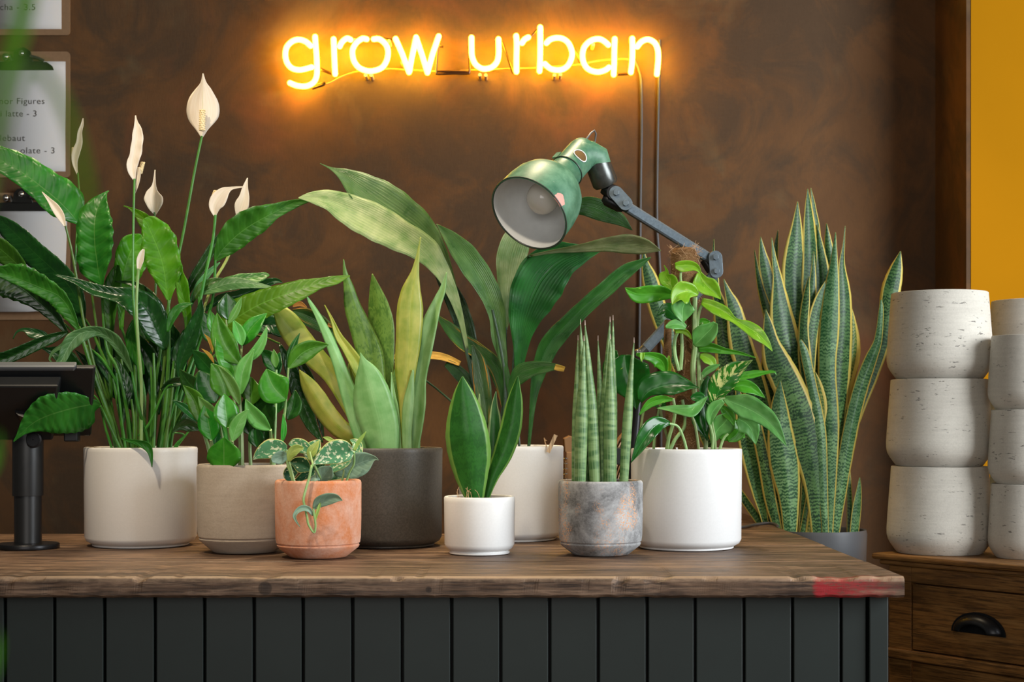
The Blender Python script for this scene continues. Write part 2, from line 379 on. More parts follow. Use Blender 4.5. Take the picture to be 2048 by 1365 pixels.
def satin_mat(name, d, l, amt):
    m = M(name, .5, .35); uv = m.uv(); x, y, _ = m.sep(uv)[:3]; r = m.rnd()
    au = m.math('ABSOLUTE', m.math('MULTIPLY', m.math('SUBTRACT', x, 0.5), 2.0))
    v3 = m.comb(m.math('MULTIPLY', x, 7.), m.math('MULTIPLY', y, 150.), m.math('MULTIPLY', r, 37.))
    sp = m.noise(v3, .9, 3, .6)
    c = m.mix(m.ramp(sp, [(amt, 0), (amt+.05, 1)]), m.mix(m.noise(v3, .3, 1), d, l), (.66, .68, .42))
    c = m.mix(m.ramp(au, [(.90, 0), (.96, 1)]), c, (.50, .52, .16)); m.col(c); m.nrm(m.bump(sp, .15, .001)); return m.m
G['satin'] = satin_mat('satin_pothos_leaf', (.05, .20, .08), (.11, .30, .13), .54)
G['satind'] = satin_mat('satin_pothos_dark_leaf', (.010, .07, .03), (.02, .11, .04), .60)
G['silver'] = leafmat('satin_leaf_underside', (.18, .32, .22), (.28, .42, .30), 'side', .5, .18, 90, vein=(.4, .55, .4), veinw=.04, bumpk=.1)
G['slime'] = leafmat('satin_young_leaf', (.30, .46, .10), (.45, .58, .16), 'side', .45, .25, 90, veinw=.04, bumpk=.1)
# --- pots
def glazed(name, c, rough=.28, dark=None):
    m = M(name, rough, .5); o = m.obj(); nz = m.noise(m.map(o, (3, 3, 120)), 2, 3); n2 = m.noise(o, 300, 2)
    m.col(m.mix(m.ramp(n2, [(.3, 0), (.7, 1)]), c, dark or tuple(q*.96 for q in c))); m.nrm(m.bump(nz, .04, .002)); return m.m
G['white'] = glazed('matt_white_glaze', (.80, .78, .75), .36)
G['white2'] = glazed('white_ceramic', (.84, .84, .83), .38)
G['charcoal'] = glazed('charcoal_glaze', (.052, .048, .042), .45, (.085, .078, .068))
G['greypot'] = glazed('slate_grey_glaze', (.12, .125, .135), .5)
def concrete(name, c1, c2, specks=None, sc1=9, streak=True, bump=.25, pits=False):
    m = M(name, .82, .25); o = m.obj()
    a = m.noise(o, sc1, 6, .65, .6); b = m.noise(m.map(o, (4, 4, 60)) if streak else m.map(o, (40, 40, 40)), 3, 5, .7)
    f = m.noise(m.map(o, (1, 1, 1)), 260, 3, .7)
    c = m.mix(m.ramp(a, [(.36, 0), (.64, 1)]), c1, c2)
    c = m.mix(m.ramp(b, [(.40, .25), (.66, 0)]), c, tuple(q*.72 for q in c1))
    c = m.mix(m.math('MULTIPLY', m.ramp(f, [(.35, 0), (.7, 1)]), .2), c, tuple(min(1, q*1.3) for q in c2))
    hb = f
    if specks:
        s = m.math('MULTIPLY', m.ramp(m.noise(o, 420, 2, .5), [(.54, 0), (.58, 1)]), m.ramp(m.noise(m.map(o, (1, 1, .6), loc=(.3, .1, .2)), 17, 2), [(.52, 0), (.62, 1)]))
        c = m.mix(s, c, specks)
    if pits:
        pv = m.noise(m.map(o, (34, 34, 130)), 1.6, 3, .6); zone = m.noise(o, 26, 2)
        pm = m.math('MULTIPLY', m.ramp(pv, [(.625, 0), (.66, 1)]), m.ramp(zone, [(.45, 0), (.6, 1)]))
        c = m.mix(m.math('MULTIPLY', pm, .75), c, (.10, .09, .08)); hb = m.math('SUBTRACT', m.math('MULTIPLY', f, .4), m.math('MULTIPLY', pm, 1.5))
    m.col(c); m.nrm(m.bump(hb, bump, .002)); return m.m
G['beige'] = concrete('beige_concrete', (.42, .35, .28), (.52, .45, .37))
G['terra'] = concrete('limewashed_terracotta', (.58, .19, .065), (.66, .40, .30), None, 15, False)
G['grey'] = concrete('weathered_grey_concrete', (.12, .12, .12), (.56, .56, .56), (.75, .38, .18), 14, False)
G['stone'] = concrete('pitted_pale_stone', (.56, .52, .45), (.66, .62, .54), None, 6, True, .4, True)
def soil():
    m = M('potting_soil', .95, .1); o = m.obj(); v = m.vor(o, 190); nz = m.noise(o, 120, 4)
    m.col(m.mix(nz, (.030, .015, .008), (.19, .09, .04))); m.nrm(m.bump(v, 1., .006)); return m.m
G['soil'] = soil()
# --- wood
def wood(name, c1, c2, c3, ax=0, scale=1.0, rough=.6, red=False, knots=(), bump=.35, spec=.4, contrast=(.35, .65), rz=0.0):
    m = M(name, rough, spec); o = m.obj(); o0 = o
    if rz: o = m.map(o, rot=(0, 0, rz))
    s = [16, 16, 16]; s[ax] = 1.5
    v = m.map(o, tuple(q*scale for q in s)); g = m.noise(v, 2.2, 8, .62, 1.2)
    s2 = [130, 130, 130]; s2[ax] = 7
    fi = m.noise(m.map(o, tuple(s2)), 2, 4, .7); pa = m.noise(o, 5, 4, .6)
    k = None
    for kp, kr in knots:
        dn = m.n('VectorMath', {0: o, 1: kp}, operation='DISTANCE').outputs['Value']
        kk = m.ramp(m.math('DIVIDE', dn, kr), [(.0, 1), (.85, .75), (1., 0)]); k = kk if k is None else m.math('MAXIMUM', k, kk)
    c = m.ramp(g, [(contrast[0], c1), (.5, c2), (contrast[1], c3)])
    c = m.mix(m.ramp(fi, [(.38, .85), (.56, 0)]), c, tuple(q*.35 for q in c1))
    c = m.mix(m.ramp(m.noise(m.map(o, tuple(q*.5 for q in s2), loc=(3, 5, 1)), 2, 4, .7, .6), [(.56, 0), (.68, .55)]), c, tuple(min(1, q*1.25) for q in c3))
    c = m.mix(m.ramp(pa, [(.5, 0), (.75, .35)]), c, tuple(min(1, q*1.5) for q in c3))
    if k is not None: c = m.mix(m.math('MULTIPLY', k, .85), c, tuple(q*.3 for q in c1))
    if red:
        x, y, z = m.sep(o)[:3]
        ed = m.noise(m.map(o, (30, 30, 60)), 2, 5, .7)
        a = m.math('MULTIPLY', m.ramp(m.math('ADD', x, m.math('MULTIPLY', ed, .02)), [(.497, 0), (.503, 1)]), m.ramp(m.math('ADD', x, m.math('MULTIPLY', ed, .14)), [(.60, 1), (.70, 0)]))
        a = m.math('MULTIPLY', a, m.ramp(m.math('ADD', y, m.math('MULTIPLY', ed, .02)), [(.0, 1), (1., 1)]))
        a = m.math('MULTIPLY', a, m.math('LESS_THAN', y, 2.452))
        a = m.math('MULTIPLY', a, m.ramp(m.noise(m.map(o, (26, 26, 120), rot=(0, .35, 0)), 3, 5, .75), [(.36, .12), (.50, 1)]))
        c = m.mix(m.math('MULTIPLY', a, .9), c, m.mix(fi, (.50, .012, .018), (.20, .008, .014)))
    if red:   # worn, paler upper arris of the front board
        wz = m.math('MULTIPLY', m.math('LESS_THAN', y, 2.4415), m.ramp(m.math('ADD', m.math('SUBTRACT', z, TOPZ-.012), m.math('MULTIPLY', ed, .012)), [(.010, 0), (.015, 1)]))
        c = m.mix(m.math('MULTIPLY', wz, .6), c, (.50, .33, .20))
    m.col(c); h = m.math('ADD', m.math('MULTIPLY', g, .6), fi); m.nrm(m.bump(h, bump, .003))
    m.rough(m.math('MULTIPLY_ADD', g, .3, rough-.12)); return m.m
G['top'] = wood('reclaimed_board', (.048, .024, .013), (.135, .075, .043), (.30, .185, .115), 0, 1., .46, True, (((-.400, 2.43, TOPZ-.019), .012), ((-.135, 2.43, TOPZ-.021), .0055)))
G['pine'] = wood('waxed_pine', (.15, .062, .014), (.24, .105, .026), (.30, .145, .042), 0, .7, .5, bump=.10, rz=-math.atan2(.788, -.616))
G['stick'] = wood('plain_wooden_label', (.55, .38, .22), (.62, .44, .27), (.66, .5, .32), 2, 2, .7, bump=.1)
G['greenboard'] = plain('dark_green_paint', (.0085, .0145, .0118), .5, .5, 0, 9, .25, .15)
G['gap'] = plain('shadow_gap_timber', (.008, .008, .008), .8)
G['black'] = plain('black_plastic', (.010, .011, .012), .38, .5, 0, 60, .2)
G['blackm'] = plain('black_metal', (.02, .02, .022), .35, .5, .6, 60, .2)
G['glass'] = plain('tablet_glass', (.02, .02, .025), .08, .6)
G['edge'] = plain('tablet_metal_edge', (.13, .14, .15), .35, .5, .4)
G['card'] = plain('hardboard', (.34, .20, .105), .65, .3, 0, 90, .15)
G['paper'] = plain('white_menu_paper', (.74, .73, .72), .8, .2, 0, 12, .02)
G['ink'] = plain('grey_print', (.10, .09, .08), .9, .1)
G['chrome'] = plain('chrome_clip', (.62, .60, .56), .18, .5, 1.)
G['clipd'] = plain('dark_clip_plate', (.05, .05, .045), .3, .5, .8)
G['cable'] = plain('grey_cable', (.09, .085, .085), .45)
G['yellow'] = None
def wallmat():
    m = M('mottled_brown_paint', .68, .18); o = m.obj()
    a = m.noise(m.map(o, (1, 1, 1)), 1.6, 5, .62, .8); b = m.noise(m.map(o, (1, 1, 1), loc=(3, 1, 2)), 3.2, 6, .65, 1.4)
    r = m.noise(m.map(o, (1.2, 1, .9), loc=(7, 2, 5)), 2.6, 4, .6, .6); f = m.noise(m.map(o, (60, 60, 14)), 4, 5, .7); g2 = m.noise(m.map(o, (14, 60, 60)), 4, 4, .7)
    c = m.ramp(a, [(.30, (.084, .044, .019)), (.5, (.168, .077, .028)), (.68, (.235, .108, .038))])
    c = m.mix(m.ramp(b, [(.42, .75), (.56, 0)]), c, (.080, .052, .030))
    c = m.mix(m.ramp(r, [(.56, 0), (.74, .8)]), c, (.27, .095, .035))
    c = m.mix(m.ramp(m.noise(m.map(o, (1, 1, 1), loc=(1, 9, 4)), 3.4, 4, .6, .8), [(.58, 0), (.76, .6)]), c, (.22, .15, .07))
    c = m.mix(m.math('MULTIPLY', f, .28), c, (.03, .018, .010)); c = m.mix(m.math('MULTIPLY', g2, .12), c, (.25, .15, .09))
    m.col(c); m.nrm(m.bump(m.math('ADD', f, m.math('MULTIPLY', b, 1.)), .15, .003)); return m.m
G['wall'] = wallmat()
G['yellow'] = plain('ochre_paint', (.47, .195, .0012), .8, .08, 0, 3, .08, .1)
G['floor'] = wood('dark_floorboard', (.05, .03, .02), (.08, .05, .03), (.11, .07, .04), 0, 1, .6)
def neonmat():
    m = M('lit_neon_tube'); m.b.inputs['Base Color'].default_value = (.9, .8, .5, 1)
    m.b.inputs['Emission Color'].default_value = (1.0, .52, .0135, 1); m.b.inputs['Emission Strength'].default_value = 52.0; return m.m
G['neon'] = neonmat()
G['tubeoff'] = plain('blacked_out_tube', (.05, .022, .01), .25)
G['standoff'] = plain('tube_support', (.7, .5, .3), .3)
def paintgreen():
    m = M('chipped_green_enamel', .30, .5); o = m.obj(); a = m.noise(o, 22, 6, .7); s = m.noise(o, 160, 3, .7)
    c = m.mix(m.ramp(a, [(.4, 0), (.65, 1)]), (.045, .15, .085), (.12, .27, .17))
    c = m.mix(m.ramp(s, [(.70, 0), (.73, 1)]), c, (.40, .42, .36))
    dn = m.n('VectorMath', {0: o, 1: (.0905, 2.897, 1.586)}, operation='DISTANCE').outputs['Value']
    ch = m.math('ADD', dn, m.math('MULTIPLY', m.noise(o, 90, 3), .012))
    c = m.mix(m.math('LESS_THAN', ch, .0205), c, (.80, .34, .28)); m.col(c); m.rough(m.math('MULTIPLY_ADD', a, .3, .32)); return m.m
G['enamel'] = paintgreen()
G['enamelw'] = plain('white_enamel', (.86, .88, .88), .35, .5, 0, 60, .08)
G['rim'] = plain('worn_dark_rim', (.03, .04, .03), .4)
G['socket'] = plain('worn_steel', (.10, .105, .10), .32, .5, .75, 70, .6, .2)
G['steel'] = plain('blue_grey_steel', (.12, .155, .18), .42, .5, .35, 130, .4, .3)
G['bulb'] = plain('pearl_bulb', (.88, .86, .82), .10, .6)
G['kraft'] = plain('kraft_board', (.36, .19, .08), .7)
G['kraftl'] = plain('pale_kraft_board', (.60, .40, .26), .7)
def coir():
    m = M('coir', .9, .1); o = m.obj(); a = m.noise(m.map(o, (60, 60, 160)), 3, 5, .8, 2.)
    m.col(m.ramp(a, [(.3, (.10, .045, .018)), (.48, (.40, .20, .08)), (.66, (.66, .42, .22))])); m.nrm(m.bump(a, 1., .01)); return m.m
G['coir'] = coir(); G['fibre'] = plain('coir_fibre', (.50, .30, .15), .8)
G['vent'] = plain('shaded_vent_inside', (.16, .09, .03), .8, .2)
# ------------------------------------------------------------ room shell
def struct(name, mb, m, smooth=False, **k):
    o = mb.build(name, m, smooth=smooth, **k); o['kind'] = 'structure'; return o
XP_ = (1942-CX)/F*4.06-.001
b = MB(); b.box((-2.6, WALLY, 0), (XP_, WALLY+.10, 3.1)); struct('wall_back', b, G['wall'])
XP = (1942-CX)/F*4.06
b = MB(); b.box((XP, 4.06, 0), (3.6, WALLY+.10, 3.1)); struct('wall_right', b, G['yellow'])  # pier depth added so its corner throws shade on the brown wall
b = MB(); b.box((XP-.012, 4.062, 0), (XP-.0005, WALLY-.0005, 3.1)); struct('trim_1', b, G['wall'])
b = MB(); b.box((-2.6, -3.2, -.05), (3.6, WALLY+.1, 0)); struct('floor', b, G['floor'])
# ------------------------------------------------------------ worktop
XR = .636
def plank(par, x0, x1, y0, y1, z1, th, rag=0.0, nseg=160, name='plank'):
    mb = MB(); prof = [(y0+.004, z1-th), (y0, z1-th+.004), (y0, z1-.008), (y0+.002, z1-.003), (y0+.008, z1), (y1-.003, z1), (y1, z1-.003), (y1, z1-th)]
    n = len(prof)
    for i in range(nseg+1):
        x = x0+(x1-x0)*i/nseg
        e = .0035 if i in (0, nseg) else 0
        for j, (y, z) in enumerate(prof):
            dy = dz = 0
            if rag and j in (2, 3, 4):
                q = mnoise.noise(Vector((x*9, j*.3, 3.1)))*.5+mnoise.noise(Vector((x*38, j*.5, 1.7)))*.5
                bite = max(0, q-.12)*rag
                dz = -bite*1.2 if j < 4 else -bite*.8; dy = bite*.6
            elif rag and j in (0, 1):
                dz = abs(mnoise.noise(Vector((x*30, 8.2, 1))))*rag*.16
                dy = max(0, mnoise.noise(Vector((x*17, 1.2, 5))))*rag*.3
            zz = mnoise.noise(Vector((x*3, y*4, 0)))*.0006
            mb.v.append(Vector((x, y+dy, z+dz+(zz if j in (4, 5) else 0))))
    for i in range(nseg):
        for j in range(n):
            a, c = i*n+j, i*n+(j+1) % n; mb.face([a, c, c+n, a+n])
    mb.face(list(range(n))); mb.face([nseg*n+j for j in range(n)][::-1])
    return mb.build(name, G['top'], par, smooth=False)
wt = empty('worktop', (0, 0, TOPZ), 'thick worn timber worktop with a red paint mark on its right front edge', 'worktop')
plank(wt, -1.25, XR, 2.430, 2.690, TOPZ, .0345, .016, 500)
plank(wt, -1.25, XR-.002, 2.695, 3.030, TOPZ-.0006, .034, 0, 60)
plank(wt, -1.25, XR-.001, 3.037, 3.362, TOPZ-.0003, .034, 0, 60)
plank(wt, .10, XR-.004, 3.364, 3.60, TOPZ-.001, .034, 0, 30)
plank(wt, .10, XR-.001, 3.602, 3.85, TOPZ-.0004, .034, 0, 30)
plank(wt, .10, XR-.003, 3.852, 4.12, TOPZ-.0008, .034, 0, 30)
# ------------------------------------------------------------ counter under the worktop
ct = empty('counter', (0, 0, 0), 'dark green painted shop counter clad in upright boards below the timber worktop', 'counter')
CZ = TOPZ-.0352; CYF = 2.474
mb = MB(); mb.box((-1.24, CYF+.02, 0), (.60, 3.34, CZ)); mb.box((.12, 3.34, 0), (.60, 4.10, CZ)); mb.build('carcass', G['gap'], ct, smooth=False)
gx = [-186, -89, 10, 109, 209, 310, 409, 508, 606, 705, 804, 903, 1001, 1099, 1196, 1294, 1390, 1488, 1585, 1682, 1735]
for i in range(len(gx)-1):
    x0 = (gx[i]-CX)/F*CYF+.0022; x1 = (gx[i+1]-CX)/F*CYF-.0022
    mb = MB(); dj = random.uniform(-.0008, .0008); mb.box((x0, CYF+dj, 0), (x1, CYF+.019, CZ))
    mb.build('cladding_board', G['greenboard'], ct, smooth=False, bevel=.0016)
xp0 = (1737-CX)/F*CYF; xp1 = (1775-CX)/F*CYF
mb = MB(); mb.box((xp0, CYF-.006, 0), (xp1, CYF+.04, CZ)); mb.build('corner_post', G['greenboard'], ct, smooth=False, bevel=.002)
mb = MB(); mb.box((.6005, CYF+.042, 0), (xp1-.003, 4.10, CZ)); mb.build('side_panel', G['greenboard'], ct, smooth=False, bevel=.002)
# ------------------------------------------------------------ pots
def pot_solve(hw, yf, foot=.85, drop=.253):
    Df = drop*F/(yf-CY); D = Df
    for _ in range(20): r = hw/F*D; D = Df+r*foot
    return D, hw/F*D
def pot(par, cx, hw, yf, yr, m, kind='plain', soilm='soil', taper=.985, foot=.85, name='pot', inner=.05):
    D, r = pot_solve(hw, yf, foot); X = (cx-CX)/F*D
    zr = CAMZ-(yr-CY)/F*(D-r); h = zr-TOPZ; z0 = TOPZ+.0006
    t = .006 if kind != 'lip' else .007
    if kind == 'plain':
        o_ = [(r*foot*.2, 0), (r*foot-.001, 0), (r*foot, .001), (r*foot, .0035), (r*(taper)-.012, .0055), (r*taper-.004, .010), (r*taper, .018), (r*.998, h-.014), (r, h-.010), (r, h-.003), (r-.0015, h-.0005), (r-.004, h)]
    else:   # chamfered foot with a groove
        gz = h*.155; bot = r*.69
        o_ = [(bot*.2, 0), (bot-.003, 0), (bot, .0025), (r*.935, gz-.004), (r*.955, gz-.0005), (r*.950, gz+.0005), (r*.938, gz+.0015), (r*.940, gz+.003), (r*.968, gz+.0045), (r*.985, gz+.014), (r*.997, h*.5), (r, h-.006), (r-.0012, h-.002), (r-.004, h)]
    prof = o_+[(r-t-.001, h-.001), (r-t-.002, h-.005), (r-t-.002, h-inner-.01), (0.001, h-inner-.01)]
    mb = MB(); mb.lathe([(a, c) for a, c in prof], (X, D, z0), 96); mb.build(name, m, par)
    mb = MB(); R = r-t-.003; n = 40; rows = 8
    base = 0; mb.v.append(Vector((X, D, z0+h-inner*.5+.003)))
    for i in range(1, rows+1):
        for k in range(n):
            a = 2*PI*k/n; q = R*i/rows
            mb.v.append(Vector((X+q*math.cos(a), D+q*math.sin(a), z0+h-inner*.5+mnoise.noise(Vector((q*math.cos(a)*60, q*math.sin(a)*60, cx)))*.006)))
    for k in range(n): mb.face([0, 1+k, 1+(k+1) % n])
    for i in range(rows-1):
        for k in range(n):
            a, c = 1+i*n+k, 1+i*n+(k+1) % n; mb.face([a, a+n, c+n, c])
    mb.build('soil', G[soilm], par)
    return X, D, r, h
def thing_at(name, cx, hw, yf, label, cat, foot=.85):
    D, r = pot_solve(hw, yf, foot); return empty(name, ((cx-CX)/F*D, D, TOPZ), label, cat), D
# ------------------------------------------------------------ peace lily
t, Y = thing_at('potted_peace_lily', 282, 111, 1099, 'tall peace lily with white flowers in a large plain white pot, leftmost potted plant', 'potted plant')
pot(t, 282, 111, 1099, 897, G['white'])
A, AD, AP, AB = G['lily'], G['lilyd'], G['lilyp'], G['lilyb']
def L(m, pts, d=0, **k): return leaf(t, Y, m, pts, d, **k)
L(A, [(157,447,4,4),(140,425,22,38),(118,403,32,46),(85,376,28,40),(45,346,25,36),(0,320,22,28),(-40,300,14,16),(-80,290,1,1)], (.02,-.02,-.05), cup=.15, tilt=.25, nf=7)
L(A, [(203,571,3,4),(198,548,30,14),(194,520,40,28),(190,490,36,36),(189,455,36,37),(193,425,31,30),(203,400,14,14),(212,386,3,3),(218,382,1,1)], (-.04,-.07,-.05), cup=.22, tilt=-.15, wave=.09)
L(AB, [(337,602,3,3),(333,575,14,20),(329,545,28,36),(322,515,34,38),(312,488,32,42),(302,465,20,36),(294,448,12,24),(286,440,2,4)], (-.03,-.05), cup=.2, tilt=.1, wave=.08)
L(AB, [(330,490,4,4),(310,462,18,12),(290,440,16,12),(272,425,7,7),(258,416,2,2),(247,412,1,1)], .03)
L(AB, [(243,660,4,4),(243,600,10,10),(245,560,16,30),(255,520,26,40),(268,490,26,30),(285,472,6,6)], .03, tilt=.3)
L(A, [(222,800,3,3),(220,700,6,6),(220,650,9,9),(220,600,16,17),(228,560,16,16),(235,530,4,4)], .02, cup=.5)
L(A, [(430,523,3,3),(445,500,18,18),(467,477,32,26),(492,457,34,26),(520,440,30,24),(550,424,18,14),(583,408,8,12),(614,401,4,5),(640,396,1.5,2),(668,410,1,1)], (0,-.02,.02), cup=.25, tilt=.3)
L(AD, [(370,600,2,2),(385,565,10,8),(410,525,12,9),(430,490,10,6),(447,460,2,2)], .05)
L(AB, [(440,668,3,3),(458,650,20,18),(480,632,34,26),(520,609,28,30),(567,590,22,26),(605,577,18,20),(640,566,10,12),(670,558,6,12),(700,552,1,1)], (-.02,-.05,-.04), cup=.2, tilt=-.3)
L(A, [(158,662,3,3),(140,620,22,8),(118,592,24,14),(85,577,18,24),(50,563,14,30),(20,552,12,26),(-20,540,3,3)], (-.06,-.09), cup=.3, wave=.14, nf=11)
L(AD, [(135,668,3,3),(110,635,12,12),(80,607,16,20),(45,577,30,20),(10,557,36,16),(-30,545,20,10),(-60,540,2,2)], (-.03,-.05), wave=.12, nf=11)
L(AD, [(166,658,3,3),(158,610,18,14),(138,572,26,22),(105,538,26,24),(70,506,28,22),(40,476,26,20),(12,450,20,14),(-15,430,3,3)], (0,.02), tilt=-.55, cup=.2)
L(A, [(60,560,2,2),(40,535,16,14),(15,510,22,20),(-10,490,20,18),(-40,470,2,2)], (.0,-.02), tilt=-.5)
L(AD, [(330,700,4,4),(318,665,26,22),(295,620,30,30),(262,595,28,20),(225,588,14,14),(185,578,12,12),(150,562,6,6),(107,549,1,1)], (-.02,-.06,-.07), tilt=.3)
L(AD, [(338,665,3,3),(330,640,20,8),(310,610,24,14),(285,585,16,14),(265,568,6,6),(230,563,1,1)], (-.01,.0))
L(AB, [(372,670,2,2),(374,635,7,9),(368,600,12,12),(361,570,9,16),(359,545,6,8),(362,530,1,2)], (-.02,-.04))
L(A, [(335,665,2,2),(345,635,10,8),(360,615,8,8),(385,607,1,1)], -.05)
L(AP, [(264,746,2,2),(252,722,5,9),(240,702,8,14),(222,680,8,16),(200,666,8,12),(180,663,14,10),(160,668,18,10),(145,682,16,16),(134,700,10,14),(124,720,9,9),(112,738,6,6),(107,759,1,1)], (-.09,-.13,-.14), cup=.3)
L(AP, [(152,662,4,4),(128,688,6,4),(107,703,4,3),(99,718,2,2),(104,725,1,1)], -.10)
L(AD, [(135,665,3,3),(110,672,12,6),(80,684,14,9),(50,700,13,12),(20,714,12,14),(-10,722,9,12),(-50,730,1,1)], (-.04,-.08), tilt=-.4)
L(AD, [(100,680,3,3),(85,670,8,8),(65,665,12,8),(48,660,4,4),(34,664,2,2),(26,678,1,1)], .0)
L(AD, [(175,800,2,2),(160,765,14,14),(142,735,18,22),(120,712,14,20),(95,700,5,5),(80,695,1,1)], (-.02,-.04))
L(A, [(201,812,3,3),(190,808,26,8),(172,811,44,20),(148,816,50,32),(122,823,46,38),(95,832,38,40),(72,843,24,30),(52,858,11,16),(38,872,4,6),(27,884,1,1)], (-.10,-.15,-.15), cup=.12, tilt=-.75, wave=.05, nf=16, seg=8)
L(A, [(241,877,1,1),(258,882,3,4),(278,885,4,8),(294,893,8,9),(302,908,4,6),(304,935,.7,.7)], (-.115,-.125,-.128), tilt=.2, wave=0)
L(AD, [(345,866,1,1),(358,856,10,6),(375,852,16,12),(392,856,8,8),(400,862,1,1)], -.03)
L(AD, [(322,780,2,2),(340,770,10,6),(360,764,10,8),(385,758,1,1)], -.06)
L(AD, [(358,760,2,2),(362,725,10,10),(375,690,16,18),(390,655,16,12),(400,625,10,8),(403,598,1,1)], (-.02,-.05), cup=.4)
L(AD, [(356,775,3,3),(352,735,9,9),(358,700,12,16),(382,665,14,16),(412,640,2,2)], (.0,-.01))
L(G['lilyp'], [(395,590,2,2),(425,578,8,10),(455,568,12,14),(485,566,9,12),(515,570,5,7),(553,577,1,1)], (.0,-.03), tilt=-.6)
L(A, [(400,585,2,2),(440,570,10,8),(480,560,12,10),(510,555,9,12),(530,550,5,8),(539,551,1,1)], .02, tilt=-.6)
L(A, [(385,605,2,2),(400,580,10,8),(425,565,9,9),(460,560,2,2)], .0)
L(AP, [(370,640,1,1),(385,600,6,5),(400,570,8,6),(420,545,7,5),(440,525,1,1)], .04)
L(AD, [(405,625,2,2),(440,600,10,8),(480,590,10,12),(520,574,12,8),(550,562,6,6),(565,566,1,1)], .04)
L(AD, [(560,690,3,3),(585,745,14,14),(605,800,16,18),(625,850,10,14),(646,886,1,1)], .10)
L(AD, [(575,700,3,3),(610,740,8,8),(632,790,7,7),(640,840,6,6),(648,880,1,1)], .12)
L(AD, [(470,672,3,3),(505,655,14,12),(540,648,18,20),(570,660,14,16),(600,668,2,2)], .05)
L(AD, [(262,660,3,3),(280,690,16,14),(300,720,18,16),(318,770,12,10),(322,800,1,1)], .02)
L(AD, [(180,700,3,3),(205,730,14,10),(235,770,16,12),(262,800,12,10),(275,830,1,1)], .03)
L(AD, [(245,850,2,2),(248,810,14,10),(252,775,18,14),(240,740,10,10),(228,715,1,1)], -.01)
L(AD, [(335,850,2,2),(340,815,10,12),(352,780,14,14),(365,740,12,10),(372,715,1,1)], .03)
L(A, [(268,640,3,3),(262,668,10,10),(268,700,12,14),(280,730,8,8),(288,750,1,1)], .0)
for x0, y0, x1, y1, w0, d0 in [(215,830,150,700,20,.04),(235,800,205,660,22,.05),(262,820,268,690,24,.04),(290,800,318,680,22,.05),(318,830,352,690,22,.04),(338,840,392,730,20,.05),
        (300,740,270,640,26,.05),(345,760,330,650,22,.06),(250,760,222,690,20,.02),(360,860,395,800,16,.02),(205,770,165,720,16,.05),(375,720,340,640,20,.06)]:
    oleaf(t, Y, AD, x0, y0, x1, y1, w0*1.5, d0, bend=random.uniform(-.15, .15), wave=.08)
S, SP = G['stem'], G['stemp']
def st(pts, r0=4.2, r1=2.2, d=0, m=None): return stalk(t, Y, m or S, pts, r0, r1, d)
st([(236,915),(224,850),(209,810),(183,737),(163,672),(158,655)], 6, 3, (-.03,-.06))
st([(246,915),(235,870),(215,800),(190,735),(165,685),(120,640)], 5, 2, (.0,-.02))
st([(255,915),(240,830),(225,760),(200,700),(180,655),(160,620),(150,560),(155,447)], 4, 2, (.02,.03,.02))
st([(262,915),(255,830),(235,740),(212,690),(203,571)], 4.5, 2.5, (.0,-.03,-.04))
st([(300,915),(290,860),(278,820),(268,770),(264,744)], 4, 2.2, (-.02,-.08,-.09))
st([(315,915),(330,820),(337,720),(338,650),(337,600)], 5, 2.6, (.0,-.03))
st([(292,915),(289,840),(288,780),(270,715),(255,690),(243,655)], 4, 2.5, (.02,.03))
st([(330,915),(350,830),(375,750),(400,680),(425,600),(431,520)], 4.5, 2.6, (.0,.03,.0))
st([(325,915),(345,850),(385,780),(420,710),(442,666)], 4, 2.6, (.02,.0,-.02))
st([(305,915),(312,830),(325,760),(331,698)], 4, 3, -.01)
st([(283,915),(262,850),(240,780),(205,720),(155,680),(136,668)], 3.5, 2, (.02,.0))
st([(248,915),(225,865),(207,825),(200,812)], 3.4, 2.4, (-.06,-.10))
st([(320,915),(345,870),(370,800),(392,720),(400,640),(396,590)], 3.5, 2.2, .03)
st([(296,915),(300,850),(316,810),(322,780)], 3, 2, (.0,-.05))
st([(278,872),(300,845),(330,780),(345,770)], 3, 1.6, (-.05,-.07))
st([(228,910),(212,860),(200,810),(185,790),(175,800)], 3, 1.6, (.0,.0))
st([(340,915),(352,890),(368,870),(345,866)], 3, 1.4, (-.01,-.02))
st([(310,915),(340,830),(420,720),(500,672),(560,688)], 3.4, 2, (.03,.08))
st([(270,915),(272,860),(272,800),(270,730),(266,660)], 4, 3, .01)
st([(345,905),(380,860),(350,900)], 2, 1.4, .0)
for i in range(16):
    x0 = 240+i*6.6; x1 = x0+(x0-290)*.45+random.uniform(-8, 8); y1 = random.uniform(690, 800)
    st([(x0, 915), ((x0+x1)/2+random.uniform(-4, 4), (900+y1)/2), (x1, y1)], random.uniform(2.6, 4.6), 2.2, random.uniform(-.05, .06))
def flower(sp, stk, spad, r0=3, r1=2.4, d=-.02, dsp=-.02, m=None, sd=-.012, **k):
    o = stalk(t, Y, m or G['stem'], stk, r0, r1, d, name='flower_stalk')
    s = leaf(o, Y, G['spathe'], sp, dsp, name='spathe', **k)
    if spad:
        (xa, ya), (xb, yb), rp = spad; mb = MB(); a = P(xa, ya, Y+dsp+sd); c = P(xb, yb, Y+dsp+sd); R = rp/F*Y
        mb.tube([a, a.lerp(c, .1), a.lerp(c, .9), c], [R*.6, R*.85, R*.75, R*.25], 10)
        nn = 10
        for i in range(nn):
            q = a.lerp(c, (i+.5)/nn)
            for kk in range(7):
                an = 2*PI*(kk+.5*(i % 2))/7; mb.ball(q+Vector((math.cos(an)*R*.8, math.sin(an)*R*.8, 0)), R*.27, 6)
        mb.build('spadix', G['spadix'], o)
    return o
